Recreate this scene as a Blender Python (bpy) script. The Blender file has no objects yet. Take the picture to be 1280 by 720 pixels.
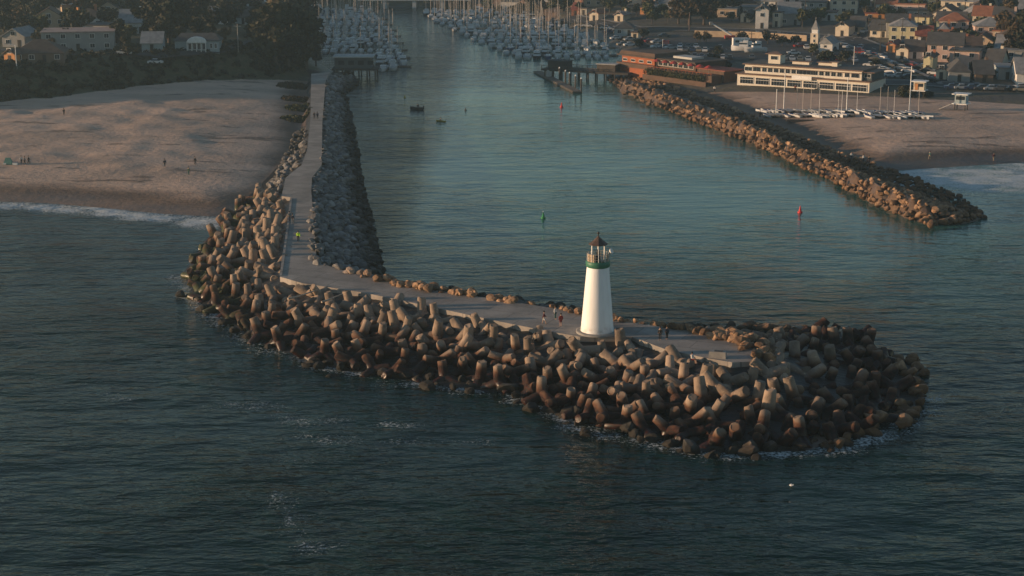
import bpy, bmesh, math, random
import numpy as np
from mathutils import Vector, Matrix, Euler
from mathutils.geometry import tessellate_polygon

R = math.radians
rng = random.Random(7)
SC = bpy.context.scene
COL = SC.collection
# ------------------------------------------------------------------ camera model
F, CX, CY, H = 2100.0, 640.0, 360.0, 62.0
TH = R(13.96)
ST, CT = math.sin(TH), math.cos(TH)

def gp(px, py, z=0.0):
    a = (px - CX) / F
    b = -(py - CY) / F
    dy, dz = CT + b * ST, -ST + b * CT
    t = (z - H) / dz
    return (a * t, dy * t)

def proj(x, y, z):
    d = y * CT - (z - H) * ST
    u = y * ST + (z - H) * CT
    return (CX + F * x / d, CY - F * u / d, d)

def smooth(a, b, v):
    t = np.clip((v - a) / (b - a), 0, 1)
    return t * t * (3 - 2 * t)

def pxw(pts, z=0.0):
    return [gp(p[0], p[1], z) for p in pts]

# ------------------------------------------------------------------ 2-D helpers (vectorised)
def seg_dist(X, Y, pts, closed=True):
    best = np.full(X.shape, 1e9)
    n = len(pts)
    for i in range(n if closed else n - 1):
        x0, y0 = pts[i]
        x1, y1 = pts[(i + 1) % n]
        dx, dy = x1 - x0, y1 - y0
        L = dx * dx + dy * dy + 1e-9
        t = np.clip(((X - x0) * dx + (Y - y0) * dy) / L, 0, 1)
        best = np.minimum(best, np.hypot(X - x0 - t * dx, Y - y0 - t * dy))
    return best

def inside(X, Y, pts):
    c = np.zeros(X.shape, bool)
    n = len(pts)
    for i in range(n):
        x0, y0 = pts[i]
        x1, y1 = pts[(i + 1) % n]
        if y0 == y1:
            continue
        m = ((y0 > Y) != (y1 > Y)) & (X < (x1 - x0) * (Y - y0) / (y1 - y0) + x0)
        c ^= m
    return c

def sdist(X, Y, pts):
    d = seg_dist(X, Y, pts)
    return np.where(inside(X, Y, pts), d, -d)

def pin(x, y, pts):
    c = False
    n = len(pts)
    for i in range(n):
        x0, y0 = pts[i]
        x1, y1 = pts[(i + 1) % n]
        if (y0 > y) != (y1 > y) and x < (x1 - x0) * (y - y0) / (y1 - y0) + x0:
            c = not c
    return c

def vnoise(X, Y, s, seed):
    """value noise, vectorised"""
    xs, ys = X / s, Y / s
    xi, yi = np.floor(xs), np.floor(ys)
    fx, fy = xs - xi, ys - yi
    fx, fy = fx * fx * (3 - 2 * fx), fy * fy * (3 - 2 * fy)
    def h(a, b):
        v = np.sin(a * 127.1 + b * 311.7 + seed * 74.7) * 43758.5453
        return v - np.floor(v)
    return ((h(xi, yi) * (1 - fx) + h(xi + 1, yi) * fx) * (1 - fy) + (h(xi, yi + 1) * (1 - fx) + h(xi + 1, yi + 1) * fx) * fy)

# ------------------------------------------------------------------ plan of the place
LEFT_LAND = pxw([(-900, 228), (-300, 243), (0, 252), (60, 254), (130, 260), (200, 267), (270, 271), (310, 266), (350, 250), (388, 238),
                 (398, 205), (402, 130), (406, 100), (438, 103), (420, 92), (398, 78), (386, 55), (376, 30), (372, 11), (545, 8.5)]) + \
            [(-10, 1200), (-10, 9000), (-9000, 9000), (-9000, 700)]
RIGHT_LAND = pxw([(530, 8.0), (590, 9), (640, 14), (700, 29), (745, 47), (790, 70), (788, 84), (762, 94), (800, 104), (900, 141), (960, 165), (1040, 202),
                  (1090, 215), (1128, 213), (1180, 209), (1280, 203), (1500, 198), (2200, 190)]) + [(9000, 600), (9000, 9000), (-60, 9000), (-60, 1200)]
PATH_Z = 4.0
PATH = pxw([(389, 92), (388, 150), (384, 187), (377, 206), (357, 222), (352, 245), (364, 247), (357, 300), (350, 346), (378, 354), (450, 365), (500, 375), (560, 388),
            (620, 401), (680, 413), (725, 421), (790, 421), (830, 436), (880, 447), (915, 453), (938, 452), (950, 446), (952, 437), (938, 425), (900, 417), (860, 413),
            (830, 409), (770, 401), (725, 392), (690, 385), (640, 377), (580, 368), (500, 356), (440, 341), (396, 328), (391, 262), (389, 238), (390, 222),
            (402, 206), (403, 150), (407, 100), (412, 90)], PATH_Z)
FOOT = pxw([(386, 95), (383, 165), (374, 192), (346, 217), (318, 245), (290, 268), (266, 288), (240, 320), (224, 348), (244, 380), (285, 408), (322, 430), (400, 460),
            (480, 475), (560, 486), (640, 494), (700, 524), (740, 541), (830, 556), (900, 571), (980, 566), (1050, 561), (1112, 545), (1152, 512), (1168, 484),
            (1140, 452), (1090, 429), (1040, 423), (980, 424), (900, 421), (830, 413), (770, 407), (725, 398), (690, 392), (640, 385), (580, 375), (520, 367), (486, 352),
            (476, 338), (470, 310), (456, 262), (446, 205), (437, 152), (431, 118), (452, 102), (440, 92), (415, 88)], 0.0)
EFOOT = pxw([(757, 99), (775, 112), (850, 143), (950, 181), (1040, 223), (1100, 256), (1150, 276), (1200, 281), (1234, 273)], 0.0) + \
        pxw([(1212, 256), (1170, 241), (1100, 216), (1030, 191), (960, 160), (900, 136), (850, 118), (800, 98)], 2.5)
ECREST = pxw([(782, 96), (850, 118), (900, 137), (960, 163), (1030, 196), (1100, 226), (1150, 246), (1200, 262)], 4.2)
TOE = pxw([(-900, 190), (-300, 146), (0, 127), (60, 122), (120, 114), (200, 105), (300, 97), (384, 92)], 3.0)
BLUFF = TOE + [(-38, 520), (-38, 9000), (-9000, 9000), (-9000, 600)]

SEAWARD = pxw([(300, 250), (362, 250), (352, 340), (376, 350), (500, 372), (725, 415), (830, 425), (930, 440), (985, 405), (1300, 405), (1300, 640), (100, 640), (100, 300)])
def height(X, Y):
    X = np.asarray(X, float)
    Y = np.asarray(Y, float)
    dl = sdist(X, Y, LEFT_LAND)
    dr = sdist(X, Y, RIGHT_LAND)
    dune = (.55 * vnoise(X, Y, 17, 1) + 0.6 * vnoise(X + Y * .4, Y, 7, 2) + 0.45 * vnoise(X, Y, 4.2, 5) - .8)
    def land(d, top, k):
        return np.where(d > 0, top * (1 - np.exp(-np.maximum(d, 0) / k)), np.maximum(d * .14, -4))
    hl = land(dl, 3.1, 18.0) + np.where(dl > 0, dune * .85 * smooth(8, 32, dl), 0)
    db = sdist(X, Y, BLUFF)
    # distance from the harbour shore on the west side
    shore = seg_dist(X, Y, LEFT_LAND[12:20], False)
    hl = hl + (7.2 * smooth(0, 15, db) + 5.0 * smooth(60, 420, db)) * smooth(4, 26, shore) * (dl > 0)
    t = Y - (606 - np.clip(1.0 * (X - 60), -40, 120))
    hr = land(dr, 3.2, 12.0) + np.where(dr > 0, dune * .45 * smooth(4, 25, dr) * (1 - smooth(464, 470, Y + .48 * (X - 60))), 0)
    hr = hr + np.where(dr > 0, .8 * smooth(466, 482, Y + .48 * (X - 60)) + 15 * smooth(0, 330, t), 0)
    h = np.maximum(hl, hr)
    dw = sdist(X, Y, FOOT)
    dp = -sdist(X, Y, PATH)
    hj = np.where(dw > 0, np.where(dp <= 0, 3.5, 3.45 * (dw / (dw + np.maximum(dp, 0) + .01)) ** np.where(inside(X, Y, SEAWARD), 1.9, 1.0)), np.maximum(dw * .5, -4))
    dw2 = sdist(X, Y, EFOOT)
    dc = seg_dist(X, Y, ECREST, False)
    hj2 = np.where(dw2 > 0, 3.5 * dw2 / (dw2 + np.maximum(dc - 1, 0) + .01), np.maximum(dw2 * .5, -4))
    return np.maximum(np.maximum(h, hj), hj2)

GRID = []
def hz(x, y):
    if GRID:
        gx_, gy_, gz_ = GRID
        i = min(max(int(np.searchsorted(gx_, x)) - 1, 0), len(gx_) - 2)
        j = min(max(int(np.searchsorted(gy_, y)) - 1, 0), len(gy_) - 2)
        u = (x - gx_[i]) / (gx_[i + 1] - gx_[i])
        v = (y - gy_[j]) / (gy_[j + 1] - gy_[j])
        return float((gz_[j, i] * (1 - u) + gz_[j, i + 1] * u) * (1 - v) + (gz_[j + 1, i] * (1 - u) + gz_[j + 1, i + 1] * u) * v)
    return float(height(np.array([x]), np.array([y]))[0])

def gpt(px, py):
    """the terrain point seen at a pixel of the 1280 px plan"""
    z = 3.0
    for _ in range(6):
        x, y = gp(px, py, z)
        z = .5 * z + .5 * hz(x, y)
    return (x, y, hz(x, y))

# ------------------------------------------------------------------ materials
MATS = {}
def _new(name):
    m = bpy.data.materials.new(name)
    m.use_nodes = True
    nt = m.node_tree
    b = nt.nodes['Principled BSDF']
    return m, nt, b

def nd(nt, t, **kw):
    n = nt.nodes.new(t)
    for k, v in kw.items():
        if k in n.inputs.keys():
            n.inputs[k].default_value = v
        else:
            setattr(n, k, v)
    return n

def mix(nt, fac, a, b, blend='MIX'):
    n = nt.nodes.new('ShaderNodeMix')
    n.data_type = 'RGBA'
    n.blend_type = blend
    for sock, v in ((n.inputs[0], fac), (n.inputs[6], a), (n.inputs[7], b)):
        if hasattr(v, 'is_linked'):
            nt.links.new(v, sock)
        elif isinstance(v, (int, float)):
            sock.default_value = v
        else:
            sock.default_value = (*v[:3], 1)
    return n.outputs[2]

def mth(nt, op, a, b=0.0, c=0.0, clamp=False):
    n = nt.nodes.new('ShaderNodeMath')
    n.operation = op
    n.use_clamp = clamp
    for i, v in enumerate((a, b, c)):
        if hasattr(v, 'is_linked'):
            nt.links.new(v, n.inputs[i])
        else:
            n.inputs[i].default_value = v
    return n.outputs[0]

def mrange(nt, v, a, b, c=0.0, d=1.0):
    n = nt.nodes.new('ShaderNodeMapRange')
    n.interpolation_type = 'SMOOTHSTEP'
    nt.links.new(v, n.inputs[0])
    for i, k in enumerate((a, b, c, d)):
        n.inputs[i + 1].default_value = k
    return n.outputs[0]

def noise(nt, vec, scale, detail=4.0, rough=.55):
    n = nd(nt, 'ShaderNodeTexNoise')
    n.inputs['Scale'].default_value = scale
    n.inputs['Detail'].default_value = detail
    n.inputs['Roughness'].default_value = rough
    if vec is not None:
        nt.links.new(vec, n.inputs['Vector'])
    return n.outputs['Fac']

def mat(name, c1, c2=None, scale=1.0, rough=.8, bump=0.0, vary=0.0, metal=0.0, spec=.3):
    """noise between two colours in world space, optional per-object tone variation"""
    if name in MATS:
        return MATS[name]
    m, nt, b = _new(name)
    pos = nd(nt, 'ShaderNodeNewGeometry').outputs['Position']
    if c2 is None:
        c2 = tuple(k * .72 for k in c1)
    f = noise(nt, pos, scale)
    f2 = mrange(nt, f, .35, .68)
    col = mix(nt, f2, c1, c2)
    if vary:
        oi = nd(nt, 'ShaderNodeObjectInfo').outputs['Random']
        k = mrange(nt, oi, 0, 1, 1 - vary, 1 + vary)
        cc = nd(nt, 'ShaderNodeCombineColor')
        for i in range(3):
            nt.links.new(k, cc.inputs[i])
        col = mix(nt, 1.0, col, cc.outputs[0], 'MULTIPLY')
    nt.links.new(col, b.inputs['Base Color'])
    b.inputs['Roughness'].default_value = rough
    b.inputs['Metallic'].default_value = metal
    b.inputs['Specular IOR Level'].default_value = spec
    if bump:
        bn = nd(nt, 'ShaderNodeBump')
        bn.inputs['Strength'].default_value = .6
        bn.inputs['Distance'].default_value = bump
        nt.links.new(noise(nt, pos, scale * 3), bn.inputs['Height'])
        nt.links.new(bn.outputs[0], b.inputs['Normal'])
    MATS[name] = m
    return m

def glass_mat():
    m, nt, b = _new('window_glass')
    b.inputs['Base Color'].default_value = (.025, .03, .035, 1)
    b.inputs['Roughness'].default_value = .06
    b.inputs['Specular IOR Level'].default_value = .5
    MATS['glass'] = m
glass_mat()

def concrete_pod_mat():
    """weathered concrete; below the splash line the same blocks carry dark red and green algae"""
    m, nt, b = _new('weathered_concrete')
    pos = nd(nt, 'ShaderNodeNewGeometry').outputs['Position']
    sep = nd(nt, 'ShaderNodeSeparateXYZ')
    nt.links.new(pos, sep.inputs[0])
    n1 = noise(nt, pos, .55, 5)
    n2 = noise(nt, pos, 2.6, 5)
    col = mix(nt, mrange(nt, n1, .36, .66), (.285, .21, .152), (.15, .115, .088))
    col = mix(nt, mrange(nt, n2, .58, .75), col, (.40, .30, .21))
    oi = nd(nt, 'ShaderNodeObjectInfo').outputs['Random']
    k = mrange(nt, oi, 0, 1, .78, 1.18)
    cc = nd(nt, 'ShaderNodeCombineColor')
    for i in range(3):
        nt.links.new(k, cc.inputs[i])
    col = mix(nt, 1.0, col, cc.outputs[0], 'MULTIPLY')
    zz = mth(nt, 'ADD', sep.outputs[2], mth(nt, 'MULTIPLY', mth(nt, 'SUBTRACT', n1, .5), 2.4))
    wet = mrange(nt, zz, 2.9, 1.9)
    alg = mix(nt, mrange(nt, n2, .4, .6), (.035, .010, .006), (.010, .007, .006))
    # green weed on the beach side
    gx = mrange(nt, sep.outputs[0], -34, -44)
    gn = mth(nt, 'MULTIPLY', gx, mrange(nt, noise(nt, pos, .3, 2), .42, .55))
    alg = mix(nt, gn, alg, (.035, .04, .012))
    brown = mix(nt, mrange(nt, zz, 2.2, 1.5), (.105, .05, .027), alg)
    col = mix(nt, wet, col, brown)
    nt.links.new(col, b.inputs['Base Color'])
    nt.links.new(mrange(nt, zz, .4, 1.4, .35, .88), b.inputs['Roughness'])
    b.inputs['Specular IOR Level'].default_value = .3
    bn = nd(nt, 'ShaderNodeBump')
    bn.inputs['Strength'].default_value = .5
    bn.inputs['Distance'].default_value = .08
    nt.links.new(noise(nt, pos, 4, 6), bn.inputs['Height'])
    nt.links.new(bn.outputs[0], b.inputs['Normal'])
    MATS['pod'] = m
concrete_pod_mat()

def rock_mat():
    m, nt, b = _new('quarry_rock')
    pos = nd(nt, 'ShaderNodeNewGeometry').outputs['Position']
    sep = nd(nt, 'ShaderNodeSeparateXYZ')
    nt.links.new(pos, sep.inputs[0])
    n1 = noise(nt, pos, .8, 3)
    n2 = noise(nt, pos, 3, 4)
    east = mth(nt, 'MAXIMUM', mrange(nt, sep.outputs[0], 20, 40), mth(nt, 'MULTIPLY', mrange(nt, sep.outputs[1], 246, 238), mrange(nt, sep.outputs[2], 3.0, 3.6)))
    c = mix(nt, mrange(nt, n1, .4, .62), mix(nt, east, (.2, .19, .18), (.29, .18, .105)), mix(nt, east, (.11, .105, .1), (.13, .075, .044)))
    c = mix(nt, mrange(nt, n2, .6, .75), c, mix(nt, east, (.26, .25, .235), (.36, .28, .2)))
    oi = nd(nt, 'ShaderNodeObjectInfo').outputs['Random']
    at = nd(nt, 'ShaderNodeAttribute', attribute_name='tone')
    k = mrange(nt, mth(nt, 'FRACT', mth(nt, 'ADD', oi, at.outputs['Fac'])), 0, 1, .65, 1.3)
    cc = nd(nt, 'ShaderNodeCombineColor')
    for i in range(3):
        nt.links.new(k, cc.inputs[i])
    c = mix(nt, 1.0, c, cc.outputs[0], 'MULTIPLY')
    zz = mth(nt, 'ADD', sep.outputs[2], mth(nt, 'MULTIPLY', mth(nt, 'SUBTRACT', n1, .5), 2.0))
    zz = mth(nt, 'ADD', zz, mth(nt, 'MULTIPLY', east, .7))
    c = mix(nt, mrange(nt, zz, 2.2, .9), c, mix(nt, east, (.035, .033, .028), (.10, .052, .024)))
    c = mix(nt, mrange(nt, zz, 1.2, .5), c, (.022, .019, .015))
    nt.links.new(c, b.inputs['Base Color'])
    b.inputs['Roughness'].default_value = .85
    b.inputs['Specular IOR Level'].default_value = .25
    MATS['rock'] = m
rock_mat()

def ground_mat():
    m, nt, b = _new('sand_soil_and_asphalt')
    pos = nd(nt, 'ShaderNodeNewGeometry').outputs['Position']
    at = nd(nt, 'ShaderNodeAttribute', attribute_name='cover')
    sep = nd(nt, 'ShaderNodeSeparateColor')
    nt.links.new(at.outputs['Color'], sep.inputs[0])
    veg, urb, wet, rock = sep.outputs[0], sep.outputs[1], sep.outputs[2], at.outputs['Alpha']
    mp = nd(nt, 'ShaderNodeMapping')
    mp.inputs['Scale'].default_value = (.35, 1.0, 1)
    nt.links.new(pos, mp.inputs[0])
    n1 = noise(nt, mp.outputs[0], .09, 5)
    n2 = noise(nt, pos, .6, 5, .65)
    n3 = noise(nt, mp.outputs[0], .22, 6, .6)
    sand = mix(nt, mrange(nt, n1, .35, .65), (.52, .365, .272), (.39, .28, .212))
    sand = mix(nt, mth(nt, 'MULTIPLY', mrange(nt, n3, .57, .65), .7), sand, (.085, .065, .05))      # kelp and driftwood litter
    sand = mix(nt, mth(nt, 'MULTIPLY', mrange(nt, n2, .55, .75), .35), sand, (.17, .135, .11))
    wets = mix(nt, mrange(nt, n1, .4, .6), (.17, .115, .08), (.12, .085, .065))
    w2 = mth(nt, 'ADD', wet, mth(nt, 'MULTIPLY', mth(nt, 'SUBTRACT', n1, .5), .5), clamp=True)
    c = mix(nt, mrange(nt, w2, .2, .7), sand, wets)
    green = mix(nt, mrange(nt, n2, .4, .65), (.045, .05, .022), (.085, .07, .042))
    c = mix(nt, mrange(nt, mth(nt, 'ADD', veg, mth(nt, 'MULTIPLY', mth(nt, 'SUBTRACT', n2, .5), .6)), .35, .65), c, green)
    town = mix(nt, mrange(nt, n3, .42, .58), (.075, .072, .068), (.10, .09, .065))
    town = mix(nt, mrange(nt, n2, .55, .7), town, (.055, .055, .03))
    c = mix(nt, mrange(nt, urb, .45, .55), c, town)
    c = mix(nt, mrange(nt, rock, .4, .6), c, (.03, .027, .024))
    nt.links.new(c, b.inputs['Base Color'])
    nt.links.new(mrange(nt, w2, .6, 1.0, .92, .45), b.inputs['Roughness'])
    b.inputs['Specular IOR Level'].default_value = .25
    bn = nd(nt, 'ShaderNodeBump')
    bn.inputs['Strength'].default_value = .8
    bn.inputs['Distance'].default_value = .28
    nt.links.new(mth(nt, 'ADD', n2, mth(nt, 'MULTIPLY', noise(nt, mp.outputs[0], 1.6, 4), .8)), bn.inputs['Height'])
    nt.links.new(bn.outputs[0], b.inputs['Normal'])
    MATS['ground'] = m
ground_mat()

def water_mat():
    m, nt, b = _new('sea_water')
    pos = nd(nt, 'ShaderNodeNewGeometry').outputs['Position']
    at = nd(nt, 'ShaderNodeAttribute', attribute_name='foam')
    sep = nd(nt, 'ShaderNodeSeparateColor')
    nt.links.new(at.outputs['Color'], sep.inputs[0])
    foam, calm = sep.outputs[0], sep.outputs[1]
    def wave(rot, sx, sy, scale, det):
        mp = nd(nt, 'ShaderNodeMapping')
        mp.inputs['Rotation'].default_value = (0, 0, R(rot))
        mp.inputs['Scale'].default_value = (sx, sy, 1)
        nt.links.new(pos, mp.inputs[0])
        n = nd(nt, 'ShaderNodeTexNoise')
        n.inputs['Scale'].default_value = scale
        n.inputs['Detail'].default_value = det
        n.inputs['Roughness'].default_value = .5
        n.inputs['Distortion'].default_value = .3
        nt.links.new(mp.outputs[0], n.inputs['Vector'])
        return n.outputs['Fac']
    w1 = wave(-14, .38, 1, .2, 2)
    w2 = wave(8, .42, 1, .7, 3)
    w3 = wave(-10, .45, 1, 2.2, 3)
    hgt = mth(nt, 'ADD', mth(nt, 'ADD', mth(nt, 'MULTIPLY', w1, 1.6), mth(nt, 'MULTIPLY', w2, .62)), mth(nt, 'MULTIPLY', w3, .2))
    patch = mth(nt, 'MULTIPLY', mrange(nt, noise(nt, pos, .012, 3), .35, .65, .55, 1.2), mrange(nt, noise(nt, pos, .05, 3), .35, .65, .75, 1.2))
    amp = mth(nt, 'MULTIPLY', mth(nt, 'SUBTRACT', 1.0, mth(nt, 'MULTIPLY', calm, .7)), patch)
    bn = nd(nt, 'ShaderNodeBump')
    bn.inputs['Strength'].default_value = 1.0
    bn.inputs['Distance'].default_value = WAVE
    nt.links.new(mth(nt, 'MULTIPLY', hgt, amp), bn.inputs['Height'])
    nt.links.new(bn.outputs[0], b.inputs['Normal'])
    fn = noise(nt, pos, 2.4, 6, .72)
    fb = noise(nt, pos, .22, 3)
    fm = mth(nt, 'ADD', foam, mth(nt, 'ADD', mth(nt, 'MULTIPLY', mth(nt, 'SUBTRACT', fn, .5), 2.3), mth(nt, 'MULTIPLY', mth(nt, 'SUBTRACT', fb, .5), 1.1)))
    fm = mth(nt, 'MULTIPLY', mrange(nt, fm, .52, 1.0), mrange(nt, foam, .03, .2))
    c = mix(nt, calm, WATER_A, WATER_B)
    c = mix(nt, fm, c, (.5, .53, .53))
    nt.links.new(c, b.inputs['Base Color'])
    nt.links.new(mrange(nt, fm, 0, .5, .09, .8), b.inputs['Roughness'])
    b.inputs['IOR'].default_value = 1.333
    nt.links.new(mrange(nt, calm, 0, 1, .2, .5), b.inputs['Specular IOR Level'])
    MATS['water'] = m

def path_mat():
    m, nt, b = _new('walkway_concrete')
    pos = nd(nt, 'ShaderNodeNewGeometry').outputs['Position']
    n1 = noise(nt, pos, .25, 5)
    n2 = noise(nt, pos, 2.5, 5)
    c = mix(nt, mrange(nt, n1, .35, .65), (.30, .265, .23), (.22, .197, .172))
    c = mix(nt, mth(nt, 'MULTIPLY', mrange(nt, n2, .52, .7), .4), c, (.13, .118, .105))
    mp = nd(nt, 'ShaderNodeMapping')
    mp.inputs['Rotation'].default_value = (0, 0, R(24))
    nt.links.new(pos, mp.inputs[0])
    w = nd(nt, 'ShaderNodeTexBrick')
    w.offset = .35
    for k_, v_ in (('Scale', 1.0), ('Mortar Size', .06), ('Brick Width', 6.2), ('Row Height', 3.4), ('Bias', 0.0), ('Color1', (.82, .82, .82, 1)), ('Color2', (1.1, 1.1, 1.1, 1)), ('Mortar', (.55, .55, .55, 1))):
        w.inputs[k_].default_value = v_
    nt.links.new(mp.outputs[0], w.inputs['Vector'])
    c = mix(nt, 1.0, c, w.outputs['Color'], 'MULTIPLY')
    n3 = noise(nt, pos, .09, 4, .7)
    c = mix(nt, mth(nt, 'MULTIPLY', mrange(nt, n3, .5, .62), .45), c, (.12, .105, .092))
    nt.links.new(c, b.inputs['Base Color'])
    b.inputs['Roughness'].default_value = .85
    bn = nd(nt, 'ShaderNodeBump')
    bn.inputs['Distance'].default_value = .03
    nt.links.new(n2, bn.inputs['Height'])
    nt.links.new(bn.outputs[0], b.inputs['Normal'])
    MATS['path'] = m
path_mat()

def leaf_mat(name, c1, c2, c3):
    m, nt, b = _new(name)
    pos = nd(nt, 'ShaderNodeNewGeometry').outputs['Position']
    c = mix(nt, mrange(nt, noise(nt, pos, .45, 2), .38, .62), c1, c2)
    c = mix(nt, mrange(nt, noise(nt, pos, 2.2, 2), .55, .72), c, c3)
    oi = nd(nt, 'ShaderNodeObjectInfo').outputs['Random']
    k = mrange(nt, oi, 0, 1, .7, 1.3)
    cc = nd(nt, 'ShaderNodeCombineColor')
    for i in range(3):
        nt.links.new(k, cc.inputs[i])
    c = mix(nt, 1.0, c, cc.outputs[0], 'MULTIPLY')
    nt.links.new(c, b.inputs['Base Color'])
    b.inputs['Roughness'].default_value = .75
    b.inputs['Specular IOR Level'].default_value = .2
    MATS[name] = m
leaf_mat('leaf_dark', (.022, .026, .013), (.034, .031, .018), (.045, .038, .021))
leaf_mat('leaf_green', (.05, .06, .022), (.075, .072, .03), (.10, .085, .035))
leaf_mat('leaf_brown', (.085, .055, .028), (.06, .046, .024), (.11, .07, .034))
M = mat
M('bark', (.08, .06, .045), scale=2)
def tower_paint():
    m, nt, b = _new('white_paint')
    pos = nd(nt, 'ShaderNodeNewGeometry').outputs['Position']
    mp = nd(nt, 'ShaderNodeMapping')
    mp.inputs['Scale'].default_value = (1, 1, .1)
    nt.links.new(pos, mp.inputs[0])
    c = mix(nt, mrange(nt, noise(nt, mp.outputs[0], 2.4, 4), .42, .7), (.80, .80, .79), (.74, .735, .72))
    sep = nd(nt, 'ShaderNodeSeparateXYZ')
    nt.links.new(pos, sep.inputs[0])
    g = mth(nt, 'MULTIPLY', mrange(nt, sep.outputs[2], 5.6, 4.1), mrange(nt, noise(nt, pos, 1.5, 4), .4, .65))
    c = mix(nt, mth(nt, 'MULTIPLY', g, .6), c, (.42, .36, .29))
    s_ = mth(nt, 'MULTIPLY', mrange(nt, noise(nt, mp.outputs[0], 5, 3), .64, .72), mrange(nt, sep.outputs[2], 8, 12.8))
    c = mix(nt, mth(nt, 'MULTIPLY', s_, .5), c, (.45, .33, .22))
    nt.links.new(c, b.inputs['Base Color'])
    b.inputs['Roughness'].default_value = .6
    MATS['white_paint'] = m
tower_paint()
M('trim_white', (.74, .73, .70), (.62, .61, .58), 1.5, .6)
M('green_paint', (.045, .165, .10), (.035, .135, .085), 2, .5)
M('copper_roof', (.095, .06, .045), (.065, .045, .036), 1.2, .6)
M('steel', (.30, .29, .27), (.2, .18, .16), 3, .5)
M('dark_metal', (.04, .04, .042), (.025, .025, .027), 2, .5)
M('asphalt', (.052, .052, .054), (.04, .04, .042), .12, .9)
M('kerb_concrete', (.27, .26, .24), (.2, .19, .18), .6, .9)
M('line_paint', (.62, .61, .57), (.45, .44, .41), .8, .7)
M('wood_deck', (.16, .125, .095), (.11, .09, .07), 1.2, .85)
M('wood_dark', (.05, .042, .036), (.03, .027, .025), .8, .85)
M('pile_wood', (.085, .07, .055), (.05, .042, .035), 1, .9)
# ------------------------------------------------------------------ mesh builder
class MB:
    def __init__(self):
        self.v, self.f, self.m, self.s = [], [], [], []
        self.mats = []

    def mi(self, name):
        if name not in self.mats:
            self.mats.append(name)
        return self.mats.index(name)

    def add(self, vs, fs, mt, smooth=False, xf=None):
        o = len(self.v)
        k = self.mi(mt)
        for p in vs:
            self.v.append(tuple(xf @ Vector(p)) if xf is not None else tuple(p))
        for f in fs:
            self.f.append(tuple(o + i for i in f))
            self.m.append(k)
            self.s.append(smooth)
        return self

    def box(self, x0, y0, z0, x1, y1, z1, mt, xf=None, taper=0.0):
        t = taper
        vs = [(x0, y0, z0), (x1, y0, z0), (x1, y1, z0), (x0, y1, z0), (x0 + t, y0 + t, z1), (x1 - t, y0 + t, z1), (x1 - t, y1 - t, z1), (x0 + t, y1 - t, z1)]
        return self.add(vs, [(0, 3, 2, 1), (4, 5, 6, 7), (0, 1, 5, 4), (1, 2, 6, 5), (2, 3, 7, 6), (3, 0, 4, 7)], mt, False, xf)

    def lathe(self, prof, mt, n=16, xf=None, smooth=True, caps=True, x=0, y=0):
        vs, fs = [], []
        for r, z in prof:
            for i in range(n):
                a = 2 * math.pi * i / n
                vs.append((x + r * math.cos(a), y + r * math.sin(a), z))
        for j in range(len(prof) - 1):
            for i in range(n):
                fs.append((j * n + i, j * n + (i + 1) % n, (j + 1) * n + (i + 1) % n, (j + 1) * n + i))
        self.add(vs, fs, mt, smooth, xf)
        if caps:
            for j, rev in ((0, True), (len(prof) - 1, False)):
                if prof[j][0] > 1e-4:
                    ring = [vs[j * n + i] for i in range(n)]
                    self.add(ring, [tuple(reversed(range(n))) if rev else tuple(range(n))], mt, False, xf)
        return self

    def tube(self, p, q, r0, r1, mt, n=8, smooth=True):
        p, q = Vector(p), Vector(q)
        d = q - p
        rot = d.to_track_quat('Z', 'Y').to_matrix().to_4x4()
        return self.lathe([(r0, 0), (r1, d.length)], mt, n, Matrix.Translation(p) @ rot, smooth)

    def prism(self, poly, z0, z1, mt, xf=None):
        n = len(poly)
        area = sum(poly[i][0] * poly[(i + 1) % n][1] - poly[(i + 1) % n][0] * poly[i][1] for i in range(n))
        if area < 0:
            poly = poly[::-1]
        tri = tessellate_polygon([[Vector((p[0], p[1], 0)) for p in poly]])
        vs = [(p[0], p[1], z0) for p in poly] + [(p[0], p[1], z1) for p in poly]
        fs = []
        for t in tri:
            a, b, c = t
            ar = (poly[b][0] - poly[a][0]) * (poly[c][1] - poly[a][1]) - (poly[c][0] - poly[a][0]) * (poly[b][1] - poly[a][1])
            t = (a, b, c) if ar > 0 else (a, c, b)
            fs.append(tuple(n + i for i in t))
            fs.append(tuple(reversed(t)))
        for i in range(n):
            j = (i + 1) % n
            fs.append((i, j, n + j, n + i))
        return self.add(vs, fs, mt, False, xf)

    def mesh(self, name):
        me = bpy.data.meshes.new(name)
        me.from_pydata(self.v, [], self.f)
        for k in self.mats:
            me.materials.append(MATS[k])
        me.polygons.foreach_set('material_index', self.m)
        me.polygons.foreach_set('use_smooth', self.s)
        me.update()
        return me

    def obj(self, name, parent=None):
        return link(name, self.mesh(name), parent)

def link(name, me, parent=None, loc=None, rz=None):
    o = bpy.data.objects.new(name, me)
    COL.objects.link(o)
    if parent is not None:
        o.parent = parent
    if loc is not None:
        o.location = loc
    if rz is not None:
        o.rotation_euler = (0, 0, rz)
    return o

USED = {}
def tag(o, label, cat, group=None, kind=None):
    o['label'] = label
    if cat:
        o['category'] = cat
    if group:
        o['group'] = group
    if kind:
        o['kind'] = kind
    USED.setdefault(label, []).append(o.name)
    return o

def thing(name, label, cat, loc, rz=0.0, group=None, me=None):
    o = link(name, me, None, loc, rz)
    return tag(o, label, cat, group)

def struct(o, label):
    o['kind'] = 'structure'
    o['label'] = label
    return o

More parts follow.
